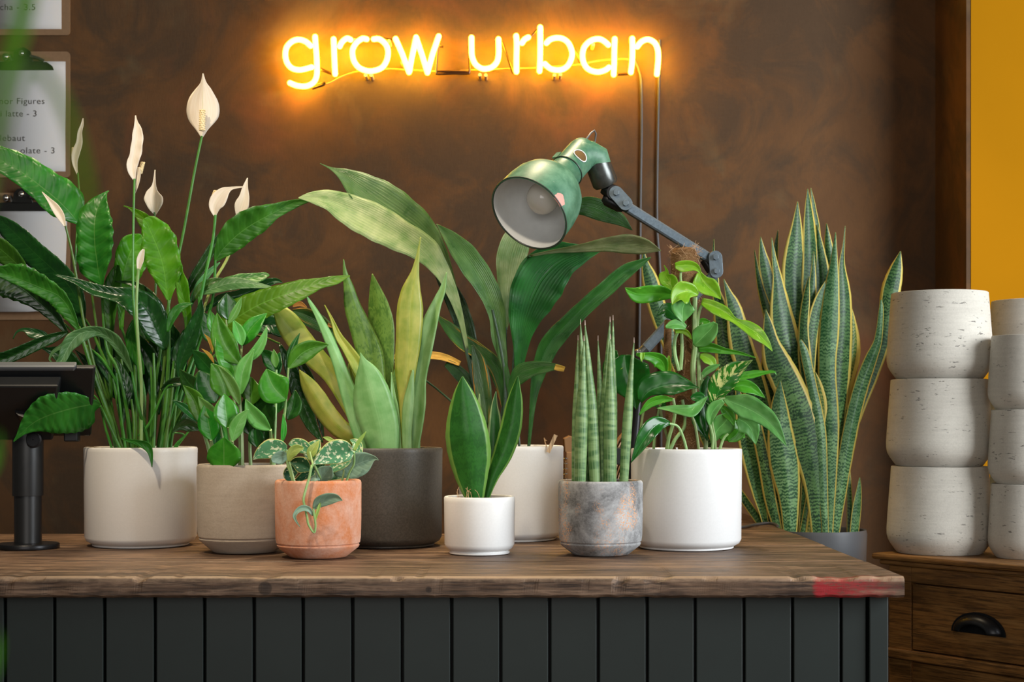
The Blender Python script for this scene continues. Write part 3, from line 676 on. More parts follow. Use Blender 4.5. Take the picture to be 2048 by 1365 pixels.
flower([(404,275,2,2),(404,260,12,12),(404,240,27,29),(405,222,32,34),(405,200,28,30),(406,180,16,18),(406,165,5,7),(406,147,1,1)],
       [(290,915),(318,720),(345,570),(368,460),(388,350),(404,272)], ((404,262),(405,219),6.5), 3.4, 2.4, (.0,.0,-.02), cup=-.28, tilt=0, wave=0, sd=-.016)
flower([(268,360,2,3),(264,335,11,10),(268,310,9,14),(272,285,9,14),(274,262,8,11),(272,245,3,4),(271,231,1,1)],
       [(279,915),(280,820),(275,690),(268,620),(266,540),(267,440),(269,358)], ((280,348),(286,324),4.5), 3.2, 2.2, (-.03,-.08,-.06), dsp=-.06, cup=.5, tilt=.3, wave=.1, sd=.012)
leaf(t, Y, G['spathe'], [(276,335,4,4),(277,352,4,4),(274,370,3,3),(269,388,1,1)], -.055, name='spathe_tail', wave=0)
flower([(310,430,1,2),(308,415,12,14),(308,398,20,18),(307,385,15,10),(308,370,4,4),(310,340,.8,.8)],
       [(296,915),(305,700),(312,560),(312,480),(309,425)], None, 3, 2.2, .05, dsp=.05, cup=.45, tilt=0, wave=0)
flower([(430,433,2,2),(428,415,10,14),(434,400,14,18),(446,385,10,14),(460,377,3,5),(474,375,2,2),(489,374,1,1)],
       [(318,915),(355,780),(390,650),(412,545),(426,480),(431,430)], ((426,398),(432,381),5), 3.4, 2.8, (.0,-.02), dsp=-.02, cup=.4, tilt=0, wave=0, sd=.016)
flower([(478,432,6,6),(482,412,13,15),(488,395,10,11),(491,375,6,5),(495,356,.8,.8)],
       [(325,915),(370,760),(402,640),(425,570),(458,510),(476,440)], None, 3.4, 2.8, (.02,.06), dsp=.05, m=G['stemy'], cup=.4, tilt=.2, wave=0)
flower([(155,350,1,1),(149,325,5,6),(151,305,7,9),(157,285,5,8),(160,265,5,4),(164,250,3,3),(166,237,.8,.8)],
       [(240,915),(200,700),(175,520),(162,420),(156,346)], ((147,312),(148,295),4.5), 3, 1.8, (.03,.06), dsp=.06, cup=.4, tilt=0, wave=0, sd=.012)
flower([(130,453,2,2),(122,432,9,7),(110,415,8,8),(98,400,4,4),(84,384,.6,.6)],
       [(252,915),(205,790),(172,665),(160,600),(152,550),(143,500),(131,452)], None, 3.6, 2.2, (-.02,-.07), dsp=-.07, cup=.5, tilt=0, wave=0)
flower([(277,540,3,3),(280,522,7,7),(284,508,6,5),(287,499,2,2)],
       [(282,915),(283,770),(277,690),(273,610),(277,537)], None, 3.4, 2.8, (-.06,-.10), dsp=-.10, m=G['stemp'], cup=.7, tilt=0, wave=0)
# ------------------------------------------------------------ zz plant
t, Y = thing_at('potted_zz_plant', 490, 95, 1110, 'bushy plant of glossy oval leaflets in a wide beige concrete pot with a chamfered foot', 'potted plant', .69)
pot(t, 490, 95, 1110, 932, G['beige'], 'foot', foot=.69, inner=.03)
Z, ZD, ZP = G['zz'], G['zzd'], G['zzp']
for (m, bx, by, tx, ty, W, d, bend) in [
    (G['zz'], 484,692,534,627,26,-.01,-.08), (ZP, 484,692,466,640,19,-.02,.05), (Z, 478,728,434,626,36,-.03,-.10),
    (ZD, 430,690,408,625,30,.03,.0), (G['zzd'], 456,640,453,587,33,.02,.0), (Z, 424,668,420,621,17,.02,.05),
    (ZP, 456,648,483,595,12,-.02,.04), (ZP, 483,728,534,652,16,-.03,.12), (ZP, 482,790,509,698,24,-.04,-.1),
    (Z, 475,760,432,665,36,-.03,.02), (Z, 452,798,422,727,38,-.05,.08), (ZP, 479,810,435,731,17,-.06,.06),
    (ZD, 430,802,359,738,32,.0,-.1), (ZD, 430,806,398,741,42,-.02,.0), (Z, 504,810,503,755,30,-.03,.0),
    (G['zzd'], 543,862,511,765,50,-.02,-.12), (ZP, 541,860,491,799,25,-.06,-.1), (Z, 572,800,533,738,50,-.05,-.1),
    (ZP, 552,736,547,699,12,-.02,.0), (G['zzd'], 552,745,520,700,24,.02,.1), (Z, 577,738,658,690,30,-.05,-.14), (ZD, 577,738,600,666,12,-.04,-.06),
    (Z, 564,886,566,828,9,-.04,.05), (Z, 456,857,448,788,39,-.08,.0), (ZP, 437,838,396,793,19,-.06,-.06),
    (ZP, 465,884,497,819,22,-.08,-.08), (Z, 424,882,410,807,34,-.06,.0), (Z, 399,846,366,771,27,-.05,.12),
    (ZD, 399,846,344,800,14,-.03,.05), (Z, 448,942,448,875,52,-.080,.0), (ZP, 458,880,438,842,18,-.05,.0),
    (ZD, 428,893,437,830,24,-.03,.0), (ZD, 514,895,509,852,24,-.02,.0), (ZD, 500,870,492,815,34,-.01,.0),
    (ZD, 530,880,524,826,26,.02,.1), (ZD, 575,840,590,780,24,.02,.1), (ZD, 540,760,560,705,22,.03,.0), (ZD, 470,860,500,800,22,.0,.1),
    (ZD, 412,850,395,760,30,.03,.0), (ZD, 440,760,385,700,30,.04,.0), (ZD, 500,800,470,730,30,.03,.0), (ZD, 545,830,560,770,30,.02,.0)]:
    oleaf(t, Y, m, bx, by, tx, ty, W*1.32, d, bend=bend, name='leaflet', cup=random.uniform(.15, .5), tilt=random.uniform(-.5, .5))
oleaf(t, Y, G['orange'], 428,727,403,698,7,-.03, name='leaflet', bend=.1)
oleaf(t, Y, G['orange'], 425,706,408,668,8,-.03, name='leaflet', bend=.12)
def zs(pts, r0=5, r1=2.4, d=-.02, m=None): stalk(t, Y, m or G['stemp'], pts, r0, r1, d, name='stem')
zs([(482,948),(482,880),(479,810),(477,760),(481,720),(484,690)], 6.5, 2.2, (-.02,-.03,-.01))
zs([(502,945),(500,900),(500,868)], 4, 3, -.01); zs([(472,948),(464,900),(456,855)], 4, 2.4, (-.04,-.08))
zs([(432,946),(426,910),(422,880)], 6, 3, (-.03,-.06)); zs([(428,946),(415,890),(399,845)], 5, 2.4, (-.02,-.05))
zs([(544,946),(543,890),(541,860)], 4.4, 3, (.0,-.04)); zs([(560,945),(565,870),(572,800),(577,736)], 3.6, 2, (-.02,-.05))
zs([(468,948),(466,910),(465,882)], 3.6, 2.4, (-.04,-.08)); zs([(548,944),(552,800),(553,740)], 3, 2, .0)
zs([(456,946),(446,880),(437,837)], 3, 2, (-.04,-.06)); zs([(488,945),(468,800),(452,640)], 3.4, 2, .02)
mb = MB()
for i in range(90):
    a = random.uniform(0, 6.28); q = math.sqrt(random.random())*.078; mb.ball(((490-CX)/F*Y+q*math.cos(a), Y+q*math.sin(a), TOPZ+.150+random.uniform(0, .004)), random.uniform(.003, .007), 6, (1, 1, .7))
tag(mb.build('bark_chips', G['soil'], t), kind='stuff')
# ------------------------------------------------------------ satin pothos
t, Y = thing_at('potted_satin_pothos', 636.5, 86, 1120, 'small trailing vine with silver-spotted leaves in a limewashed terracotta pot', 'potted plant', .69)
pot(t, 636.5, 86, 1120, 964, G['terra'], 'foot', foot=.69, inner=.03)
SA, SD, SV, SL = G['satin'], G['satind'], G['silver'], G['slime']
def L(m, pts, d=0, **k): k.setdefault('wave', .02); return leaf(t, Y, m, pts, d, **k)
L(SA, [(574,898,3,6),(562,898,14,18),(545,902,15,24),(528,908,11,20),(515,914,5,10),(506,920,.5,.5)], (-.03,-.05), tilt=-.3)
L(SA, [(707,904,6,6),(697,905,18,22),(675,909,20,30),(655,916,14,24),(640,922,8,14),(626,929,1,1)], (-.05,-.08), tilt=-.3)
L(SA, [(700,930,4,4),(712,908,12,12),(713,888,10,10),(700,880,1,1)], -.01)
L(SA, [(625,905,6,6),(605,894,14,14),(588,889,10,12),(577,889,1,1)], -.02)
L(SA, [(632,925,6,6),(625,905,20,16),(632,890,12,12),(640,880,1,1)], .0)
L(SL, [(619,921,2,2),(622,905,9,11),(630,892,6,8),(639,881,.5,.5)], (-.05,-.04))
L(SV, [(668,948,6,6),(690,938,18,22),(712,930,24,26),(732,922,18,20),(748,918,6,5),(757,921,.5,.5)], (-.02,-.03), tilt=.3)
L(SV, [(577,912,3,3),(565,914,13,13),(553,918,12,11),(543,922,3,3)], (-.06,-.08))
L(SL, [(577,924,2,2),(582,908,9,10),(594,899,10,8),(607,897,2,2)], (-.07,-.08))
L(SD, [(621,940,4,4),(606,932,16,16),(592,926,12,12),(580,925,2,2)], -.03)
L(SD, [(592,963,4,4),(612,950,9,9),(632,938,9,9),(652,928,1,1)], (-.02,-.03))
L(SV, [(640,966,4,4),(646,955,18,12),(654,944,16,16),(662,934,3,3)], (-.04,-.06), tilt=.3)
L(SV, [(622,964,3,3),(630,957,7,7),(640,960,1,1)], -.05)
L(SL, [(708,902,3,3),(717,885,4,4),(725,874,3,3),(732,864,.5,.5)], (-.06,-.07))
L(SL, [(668,884,3,3),(657,878,5,4),(646,875,.5,.5)], .0)
L(SD, [(585,966,4,4),(578,950,12,14),(590,938,12,10),(600,930,1,1)], .0)
L(SA, [(660,945,4,4),(672,932,12,12),(690,922,12,12),(706,918,1,1)], -.03)
L(SD, [(640,962,4,4),(660,950,12,12),(690,946,12,12),(706,955,1,1)], .01)
L(SV, [(627,1018,3,3),(638,1008,13,9),(655,1000,13,11),(672,997,8,9),(685,1002,.5,.5)], (-.096,-.11), tilt=.2)
L(SV, [(626,1032,2,2),(618,1020,5,5),(605,1017,6,6),(593,1024,5,4),(589,1036,3,3),(600,1055,.5,.5)], (-.098,-.115))
L(SL, [(629,1048,1,1),(633,1030,3,3),(638,1015,3,3),(642,1000,.5,.5)], -.10)
def ss(pts, r0=2.6, r1=2.2, d=-.03, m=None): stalk(t, Y, m or G['stemp'], pts, r0, r1, d, name='stem')
ss([(650,975),(640,955),(626,930),(618,957),(610,985),(607,1001),(610,1016),(614,1035),(617,1050),(628,1066),(631,1050),(628,1030),(627,1018)], 2.8, 2, (-.02,-.085,-.092,-.1,-.1,-.1))
ss([(690,975),(698,948),(708,928),(708,905)], 2.4, 2, (-.03,-.05)); ss([(590,978),(582,950),(574,925),(574,900)], 2.8, 2, (-.04,-.03))
ss([(592,978),(584,945),(577,920)], 2.6, 2, (-.05,-.06)); ss([(680,975),(686,955),(688,940)], 2.2, 2, -.03)
ss([(626,930),(623,918),(620,905)], 2.2, 2, (-.08,-.05))
# ------------------------------------------------------------ moonshine snake plant
t, Y = thing_at('potted_moonshine_snake_plant', 775, 110, 1099, 'broad pale silvery green snake plant in a large charcoal pot', 'potted plant')
pot(t, 775, 110, 1099, 898, G['charcoal'])
MO, MY, MBD = G['moon'], G['moony'], G['moonb']
def L(m, pts, d=0, **k): k.setdefault('wave', .02); k.setdefault('thick', .003); return leaf(t, Y, m, pts, d, **k)
L(MO, [(768,915,28,28),(762,860,38,36),(752,820,42,38),(742,780,36,34),(732,745,20,24),(725,722,6,8),(721,706,.5,.5)], (-.05,-.07), cup=-.3, tilt=0)
L(MY, [(812,915,8,8),(810,850,9,9),(812,800,14,12),(814,740,24,18),(818,680,26,24),(820,620,26,26),(824,580,20,17),(830,545,8,8),(836,510,3,3),(841,475,.6,.6)], (-.03,-.05,-.04), cup=-.25, tilt=.1)
L(MO, [(815,915,9,9),(814,860,10,9),(818,810,12,10),(822,770,6,6),(826,740,1,1)], -.045, cup=-.4, tilt=.2)
L(MO, [(826,915,8,8),(838,820,14,12),(842,760,14,10),(848,700,8,16),(862,650,18,12),(872,610,10,10),(884,580,6,7),(893,545,.5,.5)], (.0,.01), tilt=-.3)
L(MBD, [(775,915,14,14),(775,820,20,16),(772,760,26,16),(765,700,26,24),(762,650,25,26),(757,610,20,20),(750,575,10,10),(745,548,.5,.5)], .04, cup=-.2)
L(MBD, [(775,915,14,14),(765,830,22,16),(752,770,26,20),(738,710,24,28),(722,650,24,18),(708,610,20,12),(697,575,10,10),(690,545,4,4),(687,519,.5,.5)], (.0,-.01), cup=-.3, tilt=.2)
L(MO, [(735,915,14,12),(718,850,18,16),(700,790,18,14),(680,730,14,10),(655,670,10,8),(635,630,6,5),(622,608,4,3),(613,593,.5,.5)], (-.03,-.05), cup=-.4)
L(MY, [(772,880,6,6),(740,790,10,10),(718,735,14,12),(696,700,10,10),(678,672,8,6),(664,640,3,3),(649,610,.5,.5)], (-.02,-.03), tilt=.3)
L(MY, [(745,915,12,12),(720,850,16,14),(695,800,18,14),(665,750,20,16),(630,712,24,20),(600,680,26,24),(575,650,22,26),(555,625,10,18),(540,612,1,1)], (-.01,.0), cup=-.25, tilt=.2)
L(MY, [(745,915,8,8),(715,880,16,14),(680,856,20,18),(652,825,20,20),(630,793,18,20),(613,765,12,14),(599,740,.5,.5)], (-.02,-.03), cup=-.3, tilt=-.2)
L(MO, [(798,915,8,6),(792,830,8,7),(786,790,5,5),(783,745,.5,.5)], -.035)
L(MO, [(828,915,12,12),(832,870,10,8),(838,836,1,1)], .02)
L(MY, [(722,860,8,8),(708,780,10,10),(704,735,8,8),(708,700,1,1)], .02)
L(MBD, [(800,915,10,10),(790,820,14,12),(796,760,14,12),(800,720,1,1)], .03)
# ------------------------------------------------------------ cast iron plant
t, Y = thing_at('potted_cast_iron_plant', 1022, 105, 1086, 'large plant with long arching ribbed leaves in a pale pot behind the small white pot', 'potted plant')
pot(t, 1022, 105, 1086, 894, G['white2'])
AS, AD, AL, AO = G['asp'], G['aspd'], G['aspsheen'], G['aspo']
def L(m, pts, d=0, **k): k.setdefault('wave', .04); k.setdefault('nf', 5); return leaf(t, Y, m, pts, d, **k)
L(G['asphalfsheen'], [(925,640,2,2),(912,590,5,5),(895,540,14,10),(875,500,26,18),(840,462,30,34),(800,432,30,42),(760,405,30,44),(720,375,28,32),(690,352,14,16),(665,338,4,3),(640,327,.5,.5)], (.0,-.03,-.08,-.14), cup=.35, tilt=.75)
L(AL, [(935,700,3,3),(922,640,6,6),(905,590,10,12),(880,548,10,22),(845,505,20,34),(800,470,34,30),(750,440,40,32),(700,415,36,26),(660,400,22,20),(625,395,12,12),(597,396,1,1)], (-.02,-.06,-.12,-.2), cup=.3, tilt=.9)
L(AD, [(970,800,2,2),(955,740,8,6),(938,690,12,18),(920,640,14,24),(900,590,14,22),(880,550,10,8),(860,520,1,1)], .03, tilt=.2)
L(G['asphalfsheen'], [(1012,760,2,2),(1006,720,7,9),(998,680,14,14),(990,630,13,22),(972,580,18,26),(950,540,24,26),(925,505,22,24),(900,475,14,14),(873,448,.5,.5)], (.0,-.02,-.04), cup=.5, tilt=.35)
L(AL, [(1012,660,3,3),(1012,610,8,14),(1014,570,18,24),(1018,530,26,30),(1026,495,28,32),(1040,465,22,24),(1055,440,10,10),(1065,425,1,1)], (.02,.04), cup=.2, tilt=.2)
L(AS, [(1035,780,3,3),(1038,730,9,10),(1042,690,16,16),(1048,650,30,26),(1062,605,46,42),(1085,560,54,48),(1120,525,46,36),(1160,508,20,22),(1205,500,1,1)], (.0,-.03,-.05), cup=.3, tilt=-.1)
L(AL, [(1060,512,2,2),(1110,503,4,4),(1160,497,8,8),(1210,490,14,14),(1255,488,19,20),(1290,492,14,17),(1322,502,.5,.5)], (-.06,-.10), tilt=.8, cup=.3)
L(AS, [(1058,900,2,2),(1062,840,4,5),(1068,790,8,8),(1078,740,14,16),(1100,690,20,20),(1135,650,18,18),(1175,610,16,16),(1215,575,16,16),(1250,545,15,14),(1280,527,8,8),(1302,515,.5,.5)], (.0,-.02,-.03), cup=.45, tilt=.45)
L(AS, [(1120,425,8,8),(1150,415,14,14),(1180,415,22,20),(1210,427,22,18),(1240,442,14,10),(1265,461,.5,.5)], (.02,.02), cup=.2)
L(AS, [(1018,800,2,2),(1024,770,8,12),(1042,748,18,18),(1068,738,16,14),(1092,732,8,14),(1112,733,5,8),(1122,736,5,6)], (-.03,-.07), cup=.3)
L(G['orange'], [(1110,733,4,7),(1120,736,5,7),(1129,739,5,5)], -.072, wave=0, tilt=0)
L(AO, [(1005,815,2,2),(1000,770,10,12),(985,730,14,18),(955,700,18,14),(925,680,18,14),(900,658,12,12),(880,638,5,5),(873,629,.5,.5)], (.02,.01))
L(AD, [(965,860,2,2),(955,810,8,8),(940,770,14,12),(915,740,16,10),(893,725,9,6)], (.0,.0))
L(G['orange'], [(920,728,5,5),(895,716,8,6),(870,711,8,7),(840,711,7,7),(800,713,6,6),(770,718,.5,.5)], (.0,.02), tilt=.6)
L(AO, [(975,850,3,3),(968,800,16,16),(962,760,16,18),(955,720,12,14),(945,690,2,2)], -.03)
L(AP if False else AS, [(1018,790,2,2),(1014,750,5,6),(1008,718,1,1)], -.02)
L(AO, [(700,700,2,2),(668,668,12,8),(640,645,18,14),(610,630,18,14),(585,622,3,3)], (.06,.05), tilt=-.3)
L(G['orange'], [(585,612,3,3),(600,608,5,5),(614,616,1,1)], .05)
L(G['orange'], [(655,650,4,4),(664,653,3,3),(673,656,.5,.5)], .05)
def ps(pts, r0=3, r1=2, d=0): stalk(t, Y, G['aspst'], pts, r0, r1, d)
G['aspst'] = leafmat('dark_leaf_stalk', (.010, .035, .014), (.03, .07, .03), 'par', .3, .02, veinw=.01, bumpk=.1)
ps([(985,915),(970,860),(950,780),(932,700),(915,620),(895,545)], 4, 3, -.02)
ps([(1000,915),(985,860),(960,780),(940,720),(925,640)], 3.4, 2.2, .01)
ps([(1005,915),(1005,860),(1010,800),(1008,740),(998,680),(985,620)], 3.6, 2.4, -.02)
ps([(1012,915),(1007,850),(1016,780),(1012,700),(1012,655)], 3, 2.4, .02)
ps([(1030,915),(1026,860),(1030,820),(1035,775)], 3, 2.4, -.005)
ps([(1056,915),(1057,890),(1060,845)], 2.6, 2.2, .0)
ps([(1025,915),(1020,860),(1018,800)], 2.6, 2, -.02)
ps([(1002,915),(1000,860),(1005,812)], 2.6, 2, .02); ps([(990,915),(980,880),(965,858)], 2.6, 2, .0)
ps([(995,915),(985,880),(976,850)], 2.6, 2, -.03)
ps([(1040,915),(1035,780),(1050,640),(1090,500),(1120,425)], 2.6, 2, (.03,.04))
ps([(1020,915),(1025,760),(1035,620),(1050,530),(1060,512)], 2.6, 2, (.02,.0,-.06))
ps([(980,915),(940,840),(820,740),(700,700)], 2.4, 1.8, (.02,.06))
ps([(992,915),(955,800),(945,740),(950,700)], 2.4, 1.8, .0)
mb = MB(); a = P(1096, 892, Y-.09); c = P(1107, 868, Y-.09)
mb.box((-.004, -.0009, 0), (.004, .0009, .04)); R = Matrix.Rotation(.42, 4, 'Y'); mb.v = [a+Vector((0, 0, -.014))+(R @ q) for q in mb.v]
tag(mb.build('plant_label', G['stick'], smooth=False), 'pale wooden plant label stuck in the pot behind the cylindrical spikes', 'plant label')
mb = MB()
for k in range(4): mb.tube([P(1094, 895, Y-.095), P(1090, 886-k, Y-.095), P(1088+k*2, 876+k*2, Y-.095)], .0009, 5)
mb.build('twine', G['fibre'], t)
# ------------------------------------------------------------ small snake plant
t, Y = thing_at('potted_small_snake_plant', 959, 71, 1113, 'small snake plant of three broad green leaves in the smallest white pot', 'potted plant')
pot(t, 959, 71, 1113, 997, G['white2'], inner=.012)
def L(m, pts, d=0, **k): k.setdefault('wave', .02); k.setdefault('thick', .002); return leaf(t, Y, m, pts, d, **k)
L(G['small'], [(950,1002,17,17),(945,960,32,30),(940,915,42,42),(935,870,44,42),(930,825,34,34),(926,785,18,20),(925,753,.5,.5)], (-.02,-.04,-.04), cup=-.35, tilt=.0)
L(G['small'], [(972,1000,5,5),(985,955,12,12),(1004,910,18,20),(1020,860,20,22),(1028,810,16,18),(1033,775,8,8),(1036,753,.5,.5)], (.0,-.01), cup=-.4, tilt=-.2)
L(G['small2'], [(975,998,5,5),(985,930,12,10),(990,880,16,14),(990,840,12,12),(989,810,6,6),(992,783,.5,.5)], (.01,.02), cup=-.4, tilt=.3)
L(G['stemp'], [(958,860,3,3),(957,820,4,4),(959,788,.5,.5)], .02)
mb = MB()
for k in range(7):
    x = random.uniform(915, 985); mb.tube([P(x, 998, Y-.05), P(x+random.uniform(-6, 6), 985, Y-.05), P(x+random.uniform(-14, 10), random.uniform(972, 984), Y-.05)], .0004, 4)
tag(mb.build('dry_roots', G['fibre'], t), kind='stuff')
# ------------------------------------------------------------ cylindrical snake plant
t, Y = thing_at('potted_cylindrical_snake_plant', 1201, 84.5, 1115, 'plant of upright round green spikes in a weathered grey concrete pot', 'potted plant', .69)
pot(t, 1201, 84.5, 1115, 965, G['grey'], 'foot', foot=.69, inner=.03)
for (bx, tx, ty, r, d) in [(1151,1156,680,8.5,-.01), (1160,1168,681,12,-.035), (1172,1161,648,10,.01), (1191,1170,650,12,-.02), (1176,1176,760,9,.02),
                           (1205,1196,681,8,.03), (1204,1220,643,10.5,.0), (1224,1226,640,9.5,.02), (1219,1221,678,12.5,-.025), (1247,1268,685,9.5,-.01)]:
    n = 14; pts = []; rs = []
    for i in range(n+1):
        s = i/n; x = bx+(tx-bx)*(s*.65+.35*s*s); y = 978+(ty-978)*s
        pts.append(P(x, y, Y+d)); q = min(1, (1-s)*2.0+.06)
        rs.append(r/F*Y*(.9+.14*math.sin(min(1, s*1.4)*PI))*(q**.75 if q < 1 else 1)*(1 if s < .97 else .6))
    mb = MB(); mb.tube(pts, rs, 14); o = mb.build('spike_leaf', G['cyl'], t)
    mb = MB(); a = pts[-1]; mb.tube([a-Vector((0, 0, .001)), a+Vector((0, 0, .005)), a+Vector((0, 0, .009))], [rs[-1]*1.25, rs[-1]*.8, .0003], 8); mb.build('leaf_tip', G['pink'], o)
# ------------------------------------------------------------ golden pothos
t, Y = thing_at('potted_golden_pothos', 1372.5, 110.5, 1104, 'climbing vine with heart-shaped leaves on a coir pole in a large white pot', 'potted plant')
pot(t, 1372.5, 110.5, 1104, 900, G['white2'])
def moss(pts, rs, name='moss_pole', dd=0.0):
    c = cr([(x, y, r) for (x, y), r in zip(pts, rs)], 12); mb = MB(); n = 28; m = len(c)
    for i, (x, y, r) in enumerate(c):
        cc = P(x, y, Y+dd)
        for k in range(n):
            a = 2*PI*k/n; R = r/F*Y*(1+.10*mnoise.noise(Vector((math.cos(a)*3, math.sin(a)*3, i*.5)))+random.uniform(-.04, .04))
            mb.v.append(cc+Vector((math.cos(a)*R, math.sin(a)*R, 0)))
    for i in range(m-1):
        for k in range(n): a, b_ = i*n+k, i*n+(k+1) % n; mb.face([a, b_, b_+n, a+n])
    mb.face([(m-1)*n+k for k in range(n)]); mb.build(name, G['coir'], t)
moss([(1380,930),(1376,860),(1372,780),(1371,700),(1370,620),(1369,560),(1368,510),(1367,496)], [23,22,21,21,23,26,26,17])
moss([(1345,930),(1341,860),(1337,780),(1335,700),(1336,640)], [9,9,8,8,7], dd=.05)
mb = MB()
for i in range(420):
    s = random.random()**1.5; x0 = 1369+8*s; y0 = 494+s*400; a = random.uniform(0, 2*PI); rr = (26 if y0 < 620 else 21)/F*Y
    q = P(x0, y0, Y)+Vector((math.cos(a)*rr, math.sin(a)*rr, 0)); ln = random.uniform(.006, .03); tv = Vector((random.uniform(-1, 1), random.uniform(-1, .4), random.uniform(-1, 1))).normalized()
    nv = Vector((math.cos(a), math.sin(a), 0))
    mb.tube([q-tv*ln/2, q+nv*.0025, q+tv*ln/2+nv*random.uniform(0, .004)], .00032, 3, caps=False)
for i in range(60):
    a = random.uniform(0, 2*PI); q = P(1368+random.uniform(-24, 24), random.uniform(494, 560), Y-.01)
    tv = Vector((random.uniform(-1, 1), random.uniform(-1, 1), random.uniform(-.2, 1))).normalized()*random.uniform(.006, .016)
    mb.tube([q, q+tv*.6+Vector((0, 0, .003)), q+tv], .0003, 3, caps=False)
tag(mb.build('coir_fibres', G['fibre'], t), kind='stuff')
PO, PD, PV, PL, PP = G['pot'], G['potd'], G['potv'], G['potl'], G['potp']
def L(m, pts, d=0, **k):
    k.setdefault('wave', .03); return leaf(t, Y, m, [(x, y, a*1.12, b*1.12) for x, y, a, b in pts], d, **k)
L(PL, [(1350,532,5,5),(1363,531,8,12),(1382,531,8,10),(1395,537,5,6),(1402,550,.5,.5)], (-.045,-.05), cup=.5)
L(PL, [(1398,545,4,4),(1405,560,10,20),(1415,573,18,17),(1428,585,14,9),(1442,599,.5,.5)], (-.02,-.03))
L(PL, [(1396,590,3,3),(1382,583,14,14),(1366,585,22,20),(1353,592,12,12),(1344,610,.5,.5)], (-.05,-.07))
L(PL, [(1346,582,8,8),(1340,564,16,14),(1332,552,14,8),(1333,542,3,3),(1328,531,.5,.5)], (-.02,-.03))
L(PO, [(1346,590,6,6),(1325,588,12,14),(1300,588,16,15),(1275,588,16,12),(1260,582,8,6),(1250,576,.5,.5)], (-.03,-.06))
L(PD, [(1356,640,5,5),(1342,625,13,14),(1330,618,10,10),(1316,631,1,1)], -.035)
L(PP, [(1366,645,2,2),(1365,630,14,16),(1366,616,22,22),(1371,604,15,15),(1378,597,2,2)], (-.05,-.06))
L(PP, [(1372,656,4,4),(1358,650,8,10),(1344,650,8,8),(1331,655,2,2)], (-.05,-.06), tilt=.5)
L(PL, [(1350,664,3,3),(1365,662,4,5),(1376,668,4,5),(1384,680,.5,.5)], -.05)
L(PP, [(1388,691,3,4),(1398,682,18,14),(1410,670,20,18),(1422,658,14,14),(1430,645,3,5)], (-.05,-.07))
L(PL, [(1403,605,8,4),(1425,612,10,12),(1450,625,10,12),(1470,640,4,7),(1495,655,12,10),(1515,668,12,12),(1532,685,7,6),(1545,703,.5,.5)], (-.03,-.06,-.07))
L(PO, [(1396,698,6,6),(1420,695,8,10),(1450,702,5,6),(1480,707,3,3),(1512,716,.5,.5)], (-.03,-.05))
L(PL, [(1400,712,4,4),(1412,715,8,10),(1424,724,8,8),(1430,738,1,1)], -.03)
L(PV, [(1425,818,2,2),(1432,795,16,10),(1443,775,26,16),(1458,757,24,18),(1475,741,18,12),(1490,730,8,6),(1505,721,.5,.5)], (-.05,-.08), cup=.2)
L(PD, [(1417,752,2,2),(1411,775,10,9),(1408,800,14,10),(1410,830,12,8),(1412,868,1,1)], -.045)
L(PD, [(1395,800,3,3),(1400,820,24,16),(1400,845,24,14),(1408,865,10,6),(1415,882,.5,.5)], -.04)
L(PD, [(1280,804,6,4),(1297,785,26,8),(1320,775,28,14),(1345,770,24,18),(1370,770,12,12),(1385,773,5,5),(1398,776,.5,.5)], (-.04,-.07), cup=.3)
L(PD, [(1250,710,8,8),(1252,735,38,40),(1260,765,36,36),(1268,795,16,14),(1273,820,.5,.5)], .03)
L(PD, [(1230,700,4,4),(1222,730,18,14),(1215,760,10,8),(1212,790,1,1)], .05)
L(PO, [(1332,748,2,2),(1325,724,18,10),(1308,714,12,8),(1290,711,8,5),(1272,709,2,2)], (-.03,-.05))
L(PL, [(1285,706,4,4),(1284,714,4,4),(1283,724,.5,.5)], -.052)
L(PL, [(1338,745,4,4),(1336,728,6,6),(1338,712,1,1)], .0)
L(PP, [(1415,793,.5,.5),(1400,808,8,6),(1384,815,17,5),(1365,817,13,6),(1340,816,7,4),(1313,817,.5,.5)], (-.08,-.095,-.09), tilt=.4)
L(PO, [(1465,775,5,5),(1485,772,12,12),(1505,778,10,10),(1520,789,5,4),(1530,796,.5,.5)], -.04)
L(PO, [(1475,754,6,6),(1505,748,6,8),(1530,745,3,4),(1548,744,2,2),(1553,751,.5,.5)], -.03)
L(PP, [(1448,797,4,4),(1465,805,14,12),(1490,815,24,20),(1515,828,22,16),(1538,845,18,12),(1555,865,10,8),(1573,893,.5,.5)], (-.06,-.10), cup=.25)
L(PP, [(1475,838,8,8),(1490,845,18,20),(1503,860,16,14),(1512,890,.5,.5)], -.05)
L(PP, [(1425,888,3,3),(1434,862,14,14),(1450,845,18,20),(1462,828,6,8)], (-.04,-.05))
L(PO, [(1440,812,3,3),(1452,822,8,10),(1462,835,8,8),(1468,852,1,1)], -.055)
L(PP, [(1420,852,2,2),(1422,832,10,8),(1432,815,12,8),(1447,803,4,4)], (-.06,-.07))
L(PO, [(1470,840,2,2),(1478,858,12,10),(1470,872,12,12),(1455,882,3,3)], -.03)
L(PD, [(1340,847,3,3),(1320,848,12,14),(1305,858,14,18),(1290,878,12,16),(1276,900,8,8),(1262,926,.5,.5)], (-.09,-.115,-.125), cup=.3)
L(PO, [(1347,800,2,2),(1325,799,7,7),(1300,807,8,7),(1278,831,1,1)], (-.05,-.06))
L(PP, [(1405,757,2,2),(1412,744,6,6),(1428,735,5,5),(1440,730,1,1)], -.04)
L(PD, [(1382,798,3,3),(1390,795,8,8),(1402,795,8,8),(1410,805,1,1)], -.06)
L(PO, [(1396,650,3,3),(1405,643,6,6),(1420,645,2,2)], -.01)
L(PO, [(1440,880,4,4),(1455,870,14,12),(1475,868,12,10),(1490,875,1,1)], .0)
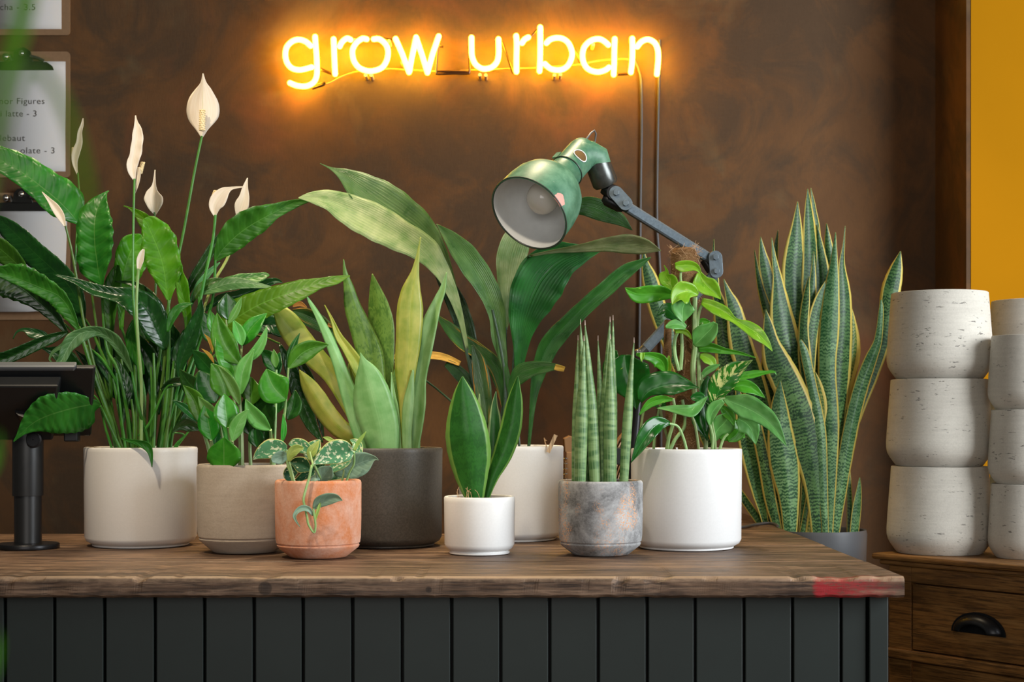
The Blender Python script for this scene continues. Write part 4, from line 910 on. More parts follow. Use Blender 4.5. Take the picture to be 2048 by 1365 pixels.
L(PD, [(1300,812,4,4),(1310,806,8,8),(1325,808,8,8),(1332,812,1,1)], .02)
def ps(pts, r0=3, r1=2.4, d=-.03, m=None): stalk(t, Y, m or G['stemp'], pts, r0, r1, d, name='stem')
ps([(1390,795),(1386,740),(1390,690),(1389,640),(1390,595)], 5.5, 5, -.028); ps([(1399,780),(1397,720),(1394,660),(1400,618),(1410,610)], 4, 3, -.025)
ps([(1358,742),(1350,710),(1350,680),(1358,660)], 4, 3, -.03); ps([(1361,740),(1364,700),(1363,662)], 4, 3, -.03); ps([(1362,565),(1361,552),(1363,540)], 2.6, 2.4, -.045)
ps([(1332,915),(1337,880),(1347,845),(1350,820),(1346,798)], 4, 3, (-.03,-.05)); ps([(1334,915),(1350,880),(1370,850),(1365,800)], 4, 3, -.02)
ps([(1376,915),(1368,880),(1356,854),(1338,848)], 3, 2.4, (-.06,-.09)); ps([(1399,915),(1395,880),(1390,850),(1384,833),(1382,820)], 3, 2.6, (-.06,-.08))
ps([(1422,915),(1426,880),(1420,850)], 3.4, 2.6, -.06); ps([(1430,915),(1430,880),(1424,845),(1424,818)], 2.8, 2.4, (-.05,-.06)); ps([(1278,905),(1281,870),(1284,840),(1290,810)], 3, 2.6, .03)
ps([(1340,780),(1330,750),(1322,730)], 2.6, 2.2, -.03); ps([(1410,915),(1412,880),(1410,840),(1405,760)], 5, 3, -.03)
ps([(1435,915),(1446,880),(1456,868)], 3, 2.6, -.05, G['stemp']); ps([(1306,915),(1310,870),(1318,820),(1325,800)], 3, 2.4, .02); ps([(1316,800),(1330,860),(1342,900)], 3, 2.4, .01)
ps([(1400,800),(1404,770),(1404,745)], 2.6, 2.4, -.04); ps([(1428,812),(1440,800),(1450,797)], 2.6, 2.4, -.06); ps([(1450,790),(1465,775),(1478,756)], 2.4, 2, -.03)
# ------------------------------------------------------------ big snake plant in a floor planter
Y = 3.70; rp = .118; Xp = (1732-CX)/F*Y-rp
t = empty('potted_tall_snake_plant', (Xp, Y, 0), 'tall variegated snake plant with yellow-edged leaves in a grey floor planter beside the counter end', 'potted plant')
zr = CAMZ-(1066-CY)/F*(Y-rp)
mb = MB(); mb.lathe([(.02, .001), (rp*.72, .001), (rp*.74, .006), (rp*.99, zr-.04), (rp, zr-.01), (rp-.002, zr), (rp-.008, zr-.001), (rp-.010, zr-.01), (rp-.012, zr-.05), (.001, zr-.05)], (Xp, Y, 0), 72); mb.build('planter', G['greypot'], t)
mb = MB(); mb.lathe([(.0005, zr-.028), (rp*.5, zr-.026), (rp-.012, zr-.03), (rp-.012, zr-.04), (.001, zr-.04)], (Xp, Y, 0), 40); mb.build('soil', G['soil'], t)
SN, SL, SY = G['snake'], G['snakel'], G['snakey']
def L(m, pts, d=0, **k):
    k.setdefault('wave', .03); k.setdefault('thick', .0022); k.setdefault('cup', random.uniform(-.45, -.15)); pts = list(pts)
    x, y, a, b_ = pts[0]
    if y < 1000:   # run the leaf on down into the planter
        pts = [(1600+(x-1600)*.35+random.uniform(-14, 14), 1085, 8, 8), ((x+1600)/2+(x-1600)*.15, (y+1085)/2, a*.9, b_*.9)]+pts
    else: pts = [(x, 1085, a, b_)]+pts
    return leaf(t, Y, m, [(x, y, a*1.14, b*1.14) for x, y, a, b in pts], d, **k)
L(SN, [(1600,900,20,20),(1598,700,24,22),(1590,560,24,20),(1592,500,20,14),(1594,450,10,8),(1595,403,.5,.5)], .02)
L(SN, [(1625,900,18,18),(1618,650,16,18),(1619,520,13,16),(1618,460,11,12),(1616,415,6,7),(1615,378,.5,.5)], .03)
L(SN, [(1642,800,8,8),(1636,500,6,6),(1628,420,4,4),(1621,376,.5,.5)], .045)
L(SN, [(1650,800,14,14),(1648,640,18,16),(1646,560,14,14),(1640,500,8,8),(1634,450,.5,.5)], .04)
L(SN, [(1665,700,10,10),(1662,540,10,10),(1657,490,8,7),(1653,447,.5,.5)], .055)
L(SL, [(1655,1060,8,10),(1658,950,14,14),(1660,850,18,16),(1656,740,18,14),(1658,660,18,18),(1664,590,16,13),(1668,530,8,7),(1671,465,.5,.5)], (-.02,-.03))
L(SN, [(1652,1065,7,7),(1664,950,12,12),(1675,830,16,16),(1682,740,20,17),(1688,660,18,14),(1688,590,12,12),(1684,530,6,5),(1687,490,2,2),(1690,452,.5,.5)], (.0,-.01))
L(SY, [(1665,900,8,8),(1690,780,10,12),(1703,720,14,14),(1708,680,12,10),(1706,640,4,4),(1702,615,.5,.5)], .03)
L(SN, [(1690,900,8,8),(1715,820,16,12),(1745,740,18,14),(1765,680,14,14),(1775,630,16,12),(1783,580,18,16),(1792,540,12,12),(1801,503,.5,.5)], (.02,.03))
L(SL, [(1668,1065,10,10),(1680,980,12,12),(1692,900,12,14),(1706,830,12,14),(1722,770,12,14),(1742,720,12,10),(1757,680,8,6),(1762,620,4,4),(1762,600,1,1)], (-.02,.0))
L(SN, [(1610,900,14,14),(1590,760,22,22),(1572,680,26,24),(1562,620,20,18),(1554,560,8,10),(1548,520,4,5),(1543,476,.5,.5)], -.01)
L(SN, [(1636,1068,12,12),(1630,980,18,16),(1615,900,26,26),(1598,830,30,30),(1575,770,28,28),(1555,725,26,24),(1543,685,18,14),(1536,650,9,9),(1531,619,.5,.5)], (-.04,-.06), cup=-.2)
L(SL, [(1580,1066,12,12),(1576,1000,16,20),(1568,930,26,28),(1560,870,22,24),(1558,810,14,14),(1560,762,1,1)], (-.05,-.07))
L(SN, [(1560,720,8,8),(1540,640,10,10),(1526,590,8,6),(1516,550,4,4),(1509,500,.5,.5)], .02)
L(SN, [(1555,720,10,10),(1543,600,12,12),(1532,540,13,11),(1525,505,7,6),(1521,474,.5,.5)], .04)
L(SN, [(1560,620,10,10),(1549,540,7,8),(1551,500,5,5),(1556,460,.5,.5)], .06)
L(SN, [(1615,760,10,10),(1618,660,10,10),(1622,600,9,9),(1626,550,5,5),(1627,503,.5,.5)], -.01)
L(SN, [(1630,880,6,6),(1612,740,12,12),(1608,660,10,8),(1613,600,8,6),(1618,553,.5,.5)], -.03)
L(SN, [(1622,720,8,8),(1628,650,12,10),(1640,600,10,8),(1654,558,.5,.5)], -.02)
L(SL, [(1650,1060,6,6),(1645,960,9,9),(1640,860,10,10),(1625,780,9,9),(1610,710,8,8),(1600,680,2,2)], -.045)
L(SN, [(1560,1060,10,10),(1545,960,16,14),(1530,860,22,20),(1505,760,24,22),(1485,690,24,18),(1468,620,14,14),(1455,585,5,7),(1447,558,.5,.5)], (-.02,-.02))
L(SN, [(1550,1060,10,10),(1515,940,14,14),(1480,840,18,18),(1460,760,22,22),(1450,690,18,20),(1440,620,12,14),(1430,575,5,6),(1424,545,.5,.5)], (.0,.0))
L(SN, [(1420,900,8,8),(1370,760,14,14),(1335,670,16,16),(1315,610,18,14),(1300,560,14,14),(1290,525,6,6),(1287,500,.5,.5)], (.02,.04))
L(SN, [(1440,700,6,6),(1432,560,5,5),(1427,520,3,3),(1428,478,.5,.5)], .04)
L(SN, [(1530,1045,6,6),(1515,980,12,12),(1500,910,16,14),(1488,850,14,14),(1475,780,4,4)], (-.03,-.03))
L(SN, [(1555,1058,8,8),(1542,1000,12,10),(1530,930,12,10),(1515,860,10,10),(1505,800,2,2)], (-.045,-.05))
L(SN, [(1700,1068,6,6),(1699,1000,5,5),(1697,940,4,3),(1696,905,.5,.5)], .0)
L(SL, [(1708,1068,8,8),(1714,1020,9,7),(1718,980,5,4),(1719,955,.5,.5)], -.02)
L(SY, [(1690,880,4,4),(1692,830,6,6),(1686,785,1,1)], .01)
L(SY, [(1645,850,4,4),(1644,810,9,9),(1636,770,7,7),(1630,745,1,1)], -.035)
L(SN, [(1600,1060,10,10),(1605,960,12,12),(1608,860,14,14),(1606,760,10,10),(1600,700,2,2)], .01)
L(SN, [(1640,1060,8,8),(1660,960,12,12),(1672,880,12,12),(1690,820,3,3)], .03)
L(SN, [(1590,1060,14,14),(1586,980,18,18),(1590,900,20,20),(1588,800,14,14),(1580,720,2,2)], .02)
L(SN, [(1620,1060,14,14),(1632,960,16,16),(1640,860,16,16),(1640,760,12,12),(1632,680,2,2)], .04)
L(SN, [(1570,1060,12,12),(1550,960,16,16),(1540,860,18,18),(1535,760,14,14),(1530,690,2,2)], .05)
L(SN, [(1660,1060,10,10),(1680,960,14,14),(1700,860,14,14),(1716,780,10,10),(1725,730,2,2)], .05)
L(SN, [(1540,1050,10,10),(1520,960,14,14),(1495,860,16,16),(1470,760,14,14),(1455,690,2,2)], .06)
# ------------------------------------------------------------ neon sign
def zA(x, y): return (540+x/4.876, 20+y/4.876)
def zB(x, y): return (920+x/4.6545, 20+y/4.6545)
NY = WALLY-.055
ns = empty('neon_sign', tuple(P(944, 110, WALLY)), 'glowing yellow neon lettering reading grow urban on the brown wall', 'neon sign')
def glyph(name, strokes, conv, straight=False):
    mb = MB()
    for s in strokes:
        pts = [conv(*p) for p in s]
        c = cr(pts, 6) if not straight else pts
        if straight:
            c = []
            for i in range(len(pts)-1):
                c += [(pts[i][0]+(pts[i+1][0]-pts[i][0])*k/4, pts[i][1]+(pts[i+1][1]-pts[i][1])*k/4) for k in range(4)]
            c.append(pts[-1])
        P3 = [P(x, y, NY) for x, y in c]; R = 5.6/F*NY
        mb.tube(P3, R, 12)
        for e in (P3[0], P3[-1]): mb.ball(e, R, 12)
    mb.build(name, G['neon'], ns)
glyph('letter_g', [[(395,350),(350,310),(285,290),(220,305),(165,360),(150,435),(165,510),(210,565),(280,585),(345,575),(405,558)],
                   [(440,262),(446,350),(454,450),(458,560),(455,640),(430,700),(380,735),(320,745),(250,735),(195,712)]], zA)
glyph('letter_r', [[(620,285),(624,380),(628,480),(635,625)], [(680,355),(705,310),(750,277),(785,290)]], zA)
glyph('letter_o', [[(942,285),(900,280),(845,318),(808,380),(805,440),(825,510),(880,570),(975,597),(1080,570),(1130,510),(1150,440),(1145,370),(1110,315),(1060,283),(1012,285)]], zA)
glyph('letter_w', [[(1225,282),(1290,430),(1355,608)], [(1360,600),(1380,480),(1425,268)], [(1425,268),(1480,430),(1535,612)], [(1538,605),(1585,430),(1645,257)]], zA, True)
glyph('letter_u', [[(107,258),(108,360),(112,430),(140,500),(190,540),(240,548),(300,530),(345,480),(360,400),(358,272)]], zB)
glyph('letter_r', [[(523,242),(528,330),(525,450),(525,575)], [(578,308),(600,275),(635,255)]], zB)
glyph('letter_b', [[(747,162),(747,300),(745,450),(740,570)], [(805,308),(840,275),(900,260),(960,270),(1010,310),(1040,380),(1040,440),(1010,510),(960,550),(900,560),(840,545),(790,502)]], zB)
glyph('letter_a', [[(1380,325),(1340,290),(1290,270),(1220,285),(1160,340),(1140,420),(1155,500),(1200,555),(1280,578),(1350,560),(1385,535)], [(1440,270),(1436,400),(1435,500),(1430,602)]], zB)
glyph('letter_n', [[(1603,267),(1605,400),(1600,500),(1590,580)], [(1650,342),(1690,295),(1750,275),(1810,305),(1840,370),(1845,450),(1840,520),(1832,598)]], zB)
def link_tube(name, s, conv, r, dy=.012, m='tubeoff', n=8):
    for q in s:
        mb = MB(); mb.tube([P(*conv(*p), NY+dy) for p in (cr(q, 5) if len(q) > 2 else q)], r/F*NY, n); mb.build(name, G[m], ns)
link_tube('dark_tube', [[(490,575),(540,598),(605,622)], [(455,720),(420,765)], [(410,765),(530,725)], [(455,735),(540,710)], [(810,290),(850,300)], [(1100,285),(1190,295)]], zA, 3.2)
link_tube('dark_tube', [[(1640,350),(1630,450),(1622,600),(1640,625),(1780,620),(1920,622),(1945,600),(1945,480),(1935,352)], [(1655,355),(1690,358)], [(1625,600),(1950,606)]], zA, 2.2)
link_tube('dark_tube', [[(395,300),(440,430),(495,590)], [(725,180),(650,260)], [(1065,360),(1120,495)], [(1470,602),(1570,596)]], zB, 2.6)
link_tube('connecting_cable', [[(530,725),(590,708),(700,650),(860,600),(1120,575),(1400,588),(1640,600),(1950,598)]], zA, 1.8, .03, 'kraft')
link_tube('connecting_cable', [[(0,566),(300,552),(560,545),(720,540),(1100,510),(1250,480),(1400,462),(1560,460),(1625,500)]], zB, 1.8, .03, 'kraft')
for cv, pts in ((zA, [(930,632),(985,632),(825,290),(1160,300),(1290,510)]), (zB, [(185,600),(240,604),(880,602),(935,596),(1240,318)])):
    for p in pts:
        mb = MB(); a = P(*cv(*p), NY); mb.tube([a+Vector((0, .004, 0)), a+Vector((0, .052, 0))], .005, 10); mb.build('tube_support', G['standoff'], ns)
def wall_cable(pts, label):
    mb = MB(); mb.tube([P(x, y, WALLY-.006) for x, y in cr(pts, 6)], 2.7/F*WALLY, 8)
    tag(mb.build('power_cable', G['cable']), label, 'cable', None)
wall_cable([(1268,120),(1277,140),(1282,170),(1283,260),(1281,400),(1280,560),(1279,640),(1278,760),(1280,1000),(1280,1200)], 'left of two grey cables hanging down the brown wall below the neon sign')
wall_cable([(1319,80),(1318,150),(1315,300),(1314,450),(1319,520),(1322,620),(1322,800),(1322,1200)], 'right of two grey cables hanging down the brown wall below the neon sign')
# ------------------------------------------------------------ clipboards with menus
def rrect(x0, y0, x1, y1, r, Yd, n=5):
    out = []
    for cx_, cy_, a0 in ((x1-r, y0+r, -90), (x1-r, y1-r, 0), (x0+r, y1-r, 90), (x0+r, y0+r, 180)):
        for k in range(n+1):
            a = math.radians(a0+90*k/n); out.append(P(cx_+r*math.cos(a), cy_+r*math.sin(a), Yd))
    return out
def text(par, s, xr, yb, size_px, wpx, Yd):
    cu = bpy.data.curves.new('text', 'FONT'); cu.body = s; cu.align_x = 'RIGHT'; cu.size = 1; cu.space_character = 1.1
    o = bpy.data.objects.new('tmp', cu); sc.collection.objects.link(o); bpy.context.view_layer.update()
    me = bpy.data.meshes.new_from_object(o.evaluated_get(bpy.context.evaluated_depsgraph_get()))
    xs = [v.co.x for v in me.vertices]; wd = max(xs)-min(xs); mx = max(xs)
    k = wpx/F*Yd/wd; ky = size_px/F*Yd; org = P(xr, yb, Yd)
    for v in me.vertices: v.co = Vector((org.x+(v.co.x-mx)*k, Yd, org.z+v.co.y*ky))
    bpy.data.objects.remove(o); me.materials.append(G['ink']); return link('printed_text', me, par)
def clipboard(y0, y1, paper, label, texts, clip_y, curl=0):
    Yb = WALLY-.004; t = empty('clipboard', tuple(P(58, (y0+y1)/2, Yb)), label, 'clipboard', None)
    mb = MB(); mb.prism(rrect(-24, y0, 140, y1, 8, Yb-.004), (0, .004, 0)); mb.build('board', G['card'], t, smooth=False)
    px0, py0, px1, py1 = paper
    mb = MB(); nn = 16
    for i in range(nn+1):
        s = i/nn; y = py0+(py1-py0)*s; dd = curl*s**2.2
        for x in (px0, px0+(px1-px0)*.5, px1-curl*260*s**2): mb.v.append(P(x, y+(0 if x < px1-40 else -curl*120*s**3), Yb-.0052-dd))
    for i in range(nn):
        for k in (0, 1): mb.face([i*3+k, i*3+k+1, i*3+k+4, i*3+k+3])
    mb.build('menu_sheet', G['paper'], t, solid=.0005)
    for s, xr, yb, wpx, sz in texts: text(t, s, xr, yb, sz, wpx, Yb-.0062)
    if clip_y is not None:
        c = empty_part = None
        mb = MB(); yy = clip_y
        poly = [(-22,yy+30),(-18,yy+20),(-5,yy+14),(20,yy+12),(68,yy+12),(93,yy+14),(104,yy+22),(107,yy+30)]
        mb.prism([P(x, y, Yb-.012) for x, y in poly], (0, .005, 0))
        poly = [(25,yy+14),(27,yy-6),(35,yy-14),(48,yy-16),(60,yy-8),(66,yy+14)]
        mb.prism([P(x, y, Yb-.016) for x, y in poly], (0, .006, 0)); cl = mb.build('clip', G['clipd'], t, bevel=.001)
        mb = MB(); mb.ball(P(42, yy-4, Yb-.02), .009, 14, (1, .6, 1)); mb.tube([P(8, yy+8, Yb-.015), P(22, yy+2, Yb-.02), P(24, yy+12, Yb-.02)], .005, 8)
        mb.tube([P(60, yy+2, Yb-.02), P(75, yy+6, Yb-.018), P(88, yy+12, Yb-.013)], .005, 8); mb.ball(P(12, yy+4, Yb-.02), .011, 12)
        mb.build('clip_lever', G['chrome'], cl)
clipboard(-186, 70.5, (-20, -160, 123, 58), 'brown clipboard with a white menu sheet, topmost of three on the left wall', [('cha - 3.5', 70, 20, 70, 17.5)], None)
clipboard(103, 355, (-20, 123, 131, 343), 'brown clipboard with a chrome clip and menu text, middle of three on the left wall',
          [('nor Figures', 89, 208, 90, 17.5), ('i latte - 3', 73, 233, 72, 17.5), ('lebaut', 50, 282, 50, 17.5), ('olate - 3', 109, 307, 68, 17.5)], 110)
clipboard(386, 640, (-20, 418, 134, 624), 'brown clipboard with a blank curling sheet, lowest of three on the left wall', [], 392, .035)
# ------------------------------------------------------------ tablet stand
D0 = .253*F/(1102-CY)+.055
tb = empty('tablet_stand', tuple(P(56, 1090, D0)), 'black till tablet on a thick black pole stand at the left end of the worktop', 'tablet stand')
X0 = (56-CX)/F*D0; tb.location = (X0, D0, TOPZ); k1 = D0/F
mb = MB(); mb.lathe([(.001, .0006), (.060, .0006), (.0605, .002), (.0605, .008), (.059, .010), (.03, .0115), (.001, .0115)], (X0, D0, TOPZ), 64); mb.build('base', G['blackm'], tb)
mb = MB(); zm = CAMZ-(992-CY)*k1; zt = CAMZ-(850-CY)*k1
mb.lathe([(.0265, .010), (.0265, zm-TOPZ+.002)], (X0, D0, TOPZ), 48); mb.lathe([(.0265, zm-TOPZ), (.0295, zm-TOPZ), (.0298, zm-TOPZ+.002), (.0298, zt-TOPZ), (.001, zt-TOPZ)], (X0, D0, TOPZ), 48)
mb.build('pole', G['black'], tb)
mb = MB(); c = P(66, 880, D0-.0295); mb.lathe([(.0135, 0), (.0165, -.001), (.0165, -.004), (.013, -.004), (.0125, .002)], c, 32, axis=(0, -1, 0)); mb.lathe([(.001, 0), (.0135, 0)], c, 32, axis=(0, -1, 0)); mb.build('cable_hole', G['blackm'], tb)
# tablet leaning towards the camera at its top
a0 = P(56, 737, D0-.11); a1 = P(56, 874, D0+.02); up = (a0-a1).normalized(); wv = Vector((1, 0, 0)); nn = wv.cross(up).normalized()
def slab(name, hw0, hw1, th, off, m, par, z0=0., z1=1.):
    mb = MB(); e0 = a1.lerp(a0, z0); e1 = a1.lerp(a0, z1)
    pl = [e0-wv*hw0, e0+wv*hw0, e1+wv*hw1, e1-wv*hw1]; mb.prism([p+nn*off for p in pl], nn*th); return mb.build(name, m, par, smooth=False, bevel=.004)
if nn.y > 0: nn = -nn
tab = slab('tablet', .125, .128, -.012, .0, G['black'], tb)
slab('tablet_edge', .090, .092, -.016, .003, G['edge'], tb, .965, 1.035)
slab('back_housing', .055, .065, .03, .0, G['black'], tb, .1, .9)
mb = MB(); mb.tube([a1.lerp(a0, .55)+nn*.02, Vector((X0, D0-.01, zt+.01)), Vector((X0, D0, zt-.01))], .022, 16); mb.build('hinge', G['blackm'], tb)
mb = MB(); q = P(144, 874, D0); mb.box((q.x-.014, q.y-.01, q.z-.010), (q.x+.014, q.y+.012, q.z+.012)); mb.box((q.x-.06, q.y, q.z+.004), (q.x, q.y+.008, q.z+.014)); mb.build('card_reader', G['black'], tb, smooth=False, bevel=.003)
# ------------------------------------------------------------ desk lamp
lp = empty('desk_lamp', (P(1268, 1000, 3.33).x, 3.33, TOPZ), 'green enamelled industrial lamp on a jointed steel arm leaning over the plants', 'desk lamp')
LY = 2.95
cen = P(1057.5, 428, LY); ax = Vector((.483, .615, .621)).normalized()   # from the opening towards the cap
pr = [(.0815, -.001), (.0835, .0), (.0835, .003), (.0815, .004), (.0825, .02), (.0815, .045), (.078, .070), (.071, .090), (.060, .106), (.048, .116), (.0385, .121), (.0375, .124), (.0358, .126), (.0338, .160)]
mb = MB(); mb.lathe(pr, cen, 72, ax); sh = mb.build('shade', G['enamel'], lp)
mb = MB(); mb.lathe([(.0800, .001), (.079, .02), (.078, .045), (.074, .070), (.067, .088), (.055, .103), (.042, .113), (.034, .118), (.034, .15), (.001, .151)], cen, 72, ax); mb.build('shade_lining', G['enamelw'], sh)
mb = MB()
ring = []; u = ax.cross(Vector((0, 1, 0))).normalized(); v = ax.cross(u)
ring = [cen+ax*.001+(u*math.cos(2*PI*k/72)+v*math.sin(2*PI*k/72))*.0828 for k in range(73)]
mb.tube(ring, .0016, 8, caps=False); mb.build('shade_rim', G['rim'], sh)
mb = MB(); mb.lathe([(.0338, .160), (.0352, .161), (.0352, .165), (.0334, .167), (.0332, .19), (.0335, .230), (.031, .243), (.026, .248), (.001, .249)], cen, 64, ax); cap = mb.build('cap', G['enamel'], lp)
mb = MB(); mb.tube([cen+ax*.1605+(u*math.cos(2*PI*k/48)+v*math.sin(2*PI*k/48))*.0352 for k in range(49)], .0012, 6, caps=False); mb.build('cap_seam', G['rim'], cap)
# vent slot on the side that faces the camera
side = (Vector((0, -1, 0))-ax*ax.dot(Vector((0, -1, 0)))).normalized(); sd2 = ax.cross(side)
def onc(al, an, r=.0366): return cen+ax*al+(side*math.cos(an)+sd2*math.sin(an))*r
def slot(s, r, cx_=.197, ca=.30): return [onc(cx_+.0155*s*math.cos(a), ca+.24*s*math.sin(a), r) for a in [2*PI*k/28 for k in range(28)]]
if onc(.197, .3).x < onc(.197, -.3).x: sgn = -1
else: sgn = 1
def slot(s, r): return [onc(.188+.0115*s*math.cos(a), sgn*.10+.46*s*math.sin(a), r) for a in [2*PI*k/28 for k in range(28)]]
mb = MB(); N_ = 28; mb.v.append(onc(.188, sgn*.10, .0343))
for s_ in (.5, 1.0): mb.v += slot(s_, .0341)
for k in range(N_): mb.face([0, 1+k, 1+(k+1) % N_]); mb.face([1+k, 1+N_+k, 1+N_+(k+1) % N_, 1+(k+1) % N_])
mb.build('vent_slot', G['vent'], cap, solid=.0008)
mb = MB(); sl = slot(1.0, .0344); mb.tube(sl+[sl[0]], .0011, 6, caps=False); mb.build('vent_rim', G['enamelw'], cap)
mb = MB(); q = onc(.187, PI+sgn*.2, .036); mb.box((-.006, -.002, -.010), (.006, .002, .010)); Rm = ax.to_track_quat('Z', 'Y').to_matrix().to_4x4(); mb.v = [onc(.180, -sgn*1.55, .036)+(Rm @ p) for p in mb.v]; mb.build('cap_clip', G['enamel'], cap, smooth=False)
mb = MB(); bc = cen+ax*.058; mb.ball(bc, .0325, 28); mb.tube([bc+ax*.02, bc+ax*.05, bc+ax*.08], [.027, .017, .014], 20); mb.build('bulb', G['bulb'], lp)
# swivel socket
s0 = P(1193, 322, LY+.15); s1 = P(1213, 373, LY+.165); dv = (s1-s0)
mb = MB(); mb.tube([cen+ax*.205, cen+ax*.218+Vector((.006, 0, .002)), s0.lerp(cen+ax*.225, .45)+Vector((0, 0, .006)), s0+Vector((.001, 0, .004)), s0.lerp(s1, .10)], [.0315, .0325, .030, .0285, .0275], 32); mb.build('cap_elbow', G['enamel'], cap)
mb = MB(); mb.tube([s0, s0.lerp(s1, .5), s0.lerp(s1, .86), s0.lerp(s1, .97), s1], [.0262, .0265, .0268, .023, .013], 32); mb.build('swivel_socket', G['socket'], lp)
mb = MB(); mb.tube([P(1164, 294, LY+.15), P(1170, 282, LY+.15), P(1182, 266, LY+.172), P(1189, 261, LY+.174), P(1192, 268, LY+.174), P(1190, 282, LY+.174), P(1187, 294, LY+.174)], .0021, 8); mb.build('flex', G['cable'], lp)
def plate(xa, ya, xb, yb, r, Yd, th=.004):
    mb = MB(); A_, B_ = P(xa, ya, Yd), P(xb, yb, Yd); d_ = (B_-A_); d_.y = 0; d_.normalize(); p_ = Vector((-d_.z, 0, d_.x)); R = r/F*Yd; poly = []
    for k in range(13):
        a = PI/2+PI*k/12; poly.append(A_+d_*math.cos(a)*R+p_*math.sin(a)*R)
    for k in range(13):
        a = -PI/2+PI*k/12; poly.append(B_+d_*math.cos(a)*R+p_*math.sin(a)*R)
    mb.prism(poly, (0, th, 0)); o = mb.build('joint_plate', G['steel'], lp, smooth=False, bevel=.0008)
    for q in (A_, B_):
        mb = MB(); mb.tube([q+Vector((0, -.0075, 0)), q+Vector((0, .001, 0))], R*.46, 6); mb.build('bolt', G['steel'], o, smooth=False, bevel=.0006)
    return o
j1 = LY+.14
plate(1232, 386, 1251, 407, 14, j1); plate(1232, 386, 1251, 407, 14, j1+.05)
mb = MB(); mb.tube([P(1207, 375, j1+.03), P(1222, 384, j1+.028), P(1234, 390, j1+.028)], [.013, .017, .015], 16)
mb.tube([P(1205, 396, j1+.03), P(1214, 400, j1+.03), P(1240, 415, j1+.03), P(1247, 420, j1+.03)], [.006, .013, .011, .006], 12); mb.tube([P(1228, 385, j1+.006), P(1228, 385, j1+.048)], .015, 20); mb.tube([P(1251, 407, j1+.006), P(1251, 407, j1+.048)], .014, 20)
mb.build('joint_block', G['blackm'], lp)
def bar(xa, ya, Ya, xb, yb, Yb, w_, h_):
    A_, B_ = P(xa, ya, Ya), P(xb, yb, Yb); d_ = (B_-A_).normalized(); s_ = d_.cross(Vector((0, 1, 0))).normalized(); n_ = s_.cross(d_); mb = MB()
    c8 = [(.7, 1), (1, .7), (1, -.7), (.7, -1), (-.7, -1), (-1, -.7), (-1, .7), (-.7, 1)]
    pl = [A_+s_*w_*a+n_*h_*b_ for a, b_ in c8]; mb.prism(pl, B_-A_); return mb.build('arm', G['steel'], lp, smooth=False)
bar(1253, 414, j1+.027, 1418, 517, j1+.21, .0105, .0105)
j2 = j1+.185
plate(1431, 515, 1433, 543, 13.5, j2); plate(1431, 515, 1433, 543, 13.5, j2+.05)
mb = MB(); mb.tube([P(1410, 517, j2+.03), P(1432, 517, j2+.03)], .013, 14); mb.tube([P(1431, 515, j2+.006), P(1431, 515, j2+.048)], .013, 16); mb.tube([P(1433, 543, j2+.006), P(1433, 543, j2+.048)], .013, 16)
mb.tube([P(1408, 520, j2+.03), P(1420, 540, j2+.03), P(1433, 543, j2+.03)], .010, 12); mb.build('joint_block', G['blackm'], lp)
bar(1430, 547, j2+.03, 1284, 706, 3.33, .0115, .0115)
mb = MB(); mb.tube([P(1292, 697, 3.32), P(1276, 712, 3.32), P(1256, 722, 3.32)], [.011, .010, .007], 12); mb.ball(P(1276, 708, 3.31), .011, 12); mb.build('elbow', G['socket'], lp)
mb = MB(); mb.tube([P(1282, 710, 3.33), P(1276, 800, 3.33), P(1268, 890, 3.33), P(1266, 1060, 3.33)], [.007, .010, .0115, .0115], 16); mb.build('post', G['blackm'], lp)
zz = TOPZ+.0006; q = P(1266, 1060, 3.33); mb = MB(); mb.lathe([(.001, 0), (.055, 0), (.056, .004), (.050, .012), (.018, .018), (.014, .03), (.001, .03)], (q.x, 3.33, zz), 40); mb.build('base', G['blackm'], lp)
# loose cable on the worktop
zc = TOPZ+.0035
mb = MB(); pts = []
for x, y in [(1400,1052),(1440,1053),(1482,1055),(1510,1050),(1535,1047),(1550,1049),(1556,1053)]:
    D = .2495*F/(y-CY); pts.append((*P(x, y, D),))
mb.tube([Vector((p[0], p[1], zc)) for p in cr(pts, 5)], .0032, 8); tag(mb.build('loose_cable', G['cable']), 'thin grey cable lying on the worktop behind the large bright white pot', 'cable')
# ------------------------------------------------------------ dresser with stacked planters
Q = Vector((.883, 3.098, 0)); dL = Vector((-.616, .788, 0)); dR = -dL; inn = Vector((.788, .616, 0))
ds = empty('pine_dresser', (Q.x, Q.y, 0), 'old waxed pine chest with a dark cup handle standing behind the counter end', 'chest of drawers')
def W(s, dep, z): return Q+dL*s+inn*dep+Vector((0, 0, z))
def dbox(s0, s1, e0, e1, z0, z1, name, m, par=None, bevel=.003):
    mb = MB(); mb.prism([W(s0, e0, z0), W(s1, e0, z0), W(s1, e1, z0), W(s0, e1, z0)], (0, 0, z1-z0)); return mb.build(name, m, par or ds, smooth=False, bevel=bevel)
dbox(-1.0, .176, .0, .62, DRZ-.013, DRZ, 'top_board', G['pine'], bevel=.005)
dbox(-.99, .163, .010, .61, DRZ-.024, DRZ-.0135, 'top_moulding', G['pine'], bevel=.004)
S1 = .145; e = .022
dbox(-.98, S1, e+.02, .60, .06, DRZ-.0245, 'carcass', G['pine'])
dbox(.088, S1, e, e+.019, .06, DRZ-.0245, 'stile', G['pine'], bevel=.001)
zt0 = DRZ-.0245
dbox(-.98, .0875, e, e+.019, DRZ-.058, zt0, 'top_rail', G['pine'], bevel=.001)
zd1, zd0 = DRZ-.0615, DRZ-.200
dr = dbox(-.55, .0855, e+.002, e+.019, zd0, zd1, 'drawer', G['pine'], bevel=.0015)
dbox(-.98, S1+.004, e-.008, e+.019, DRZ-.224, DRZ-.203, 'middle_rail', G['pine'], bevel=.003)
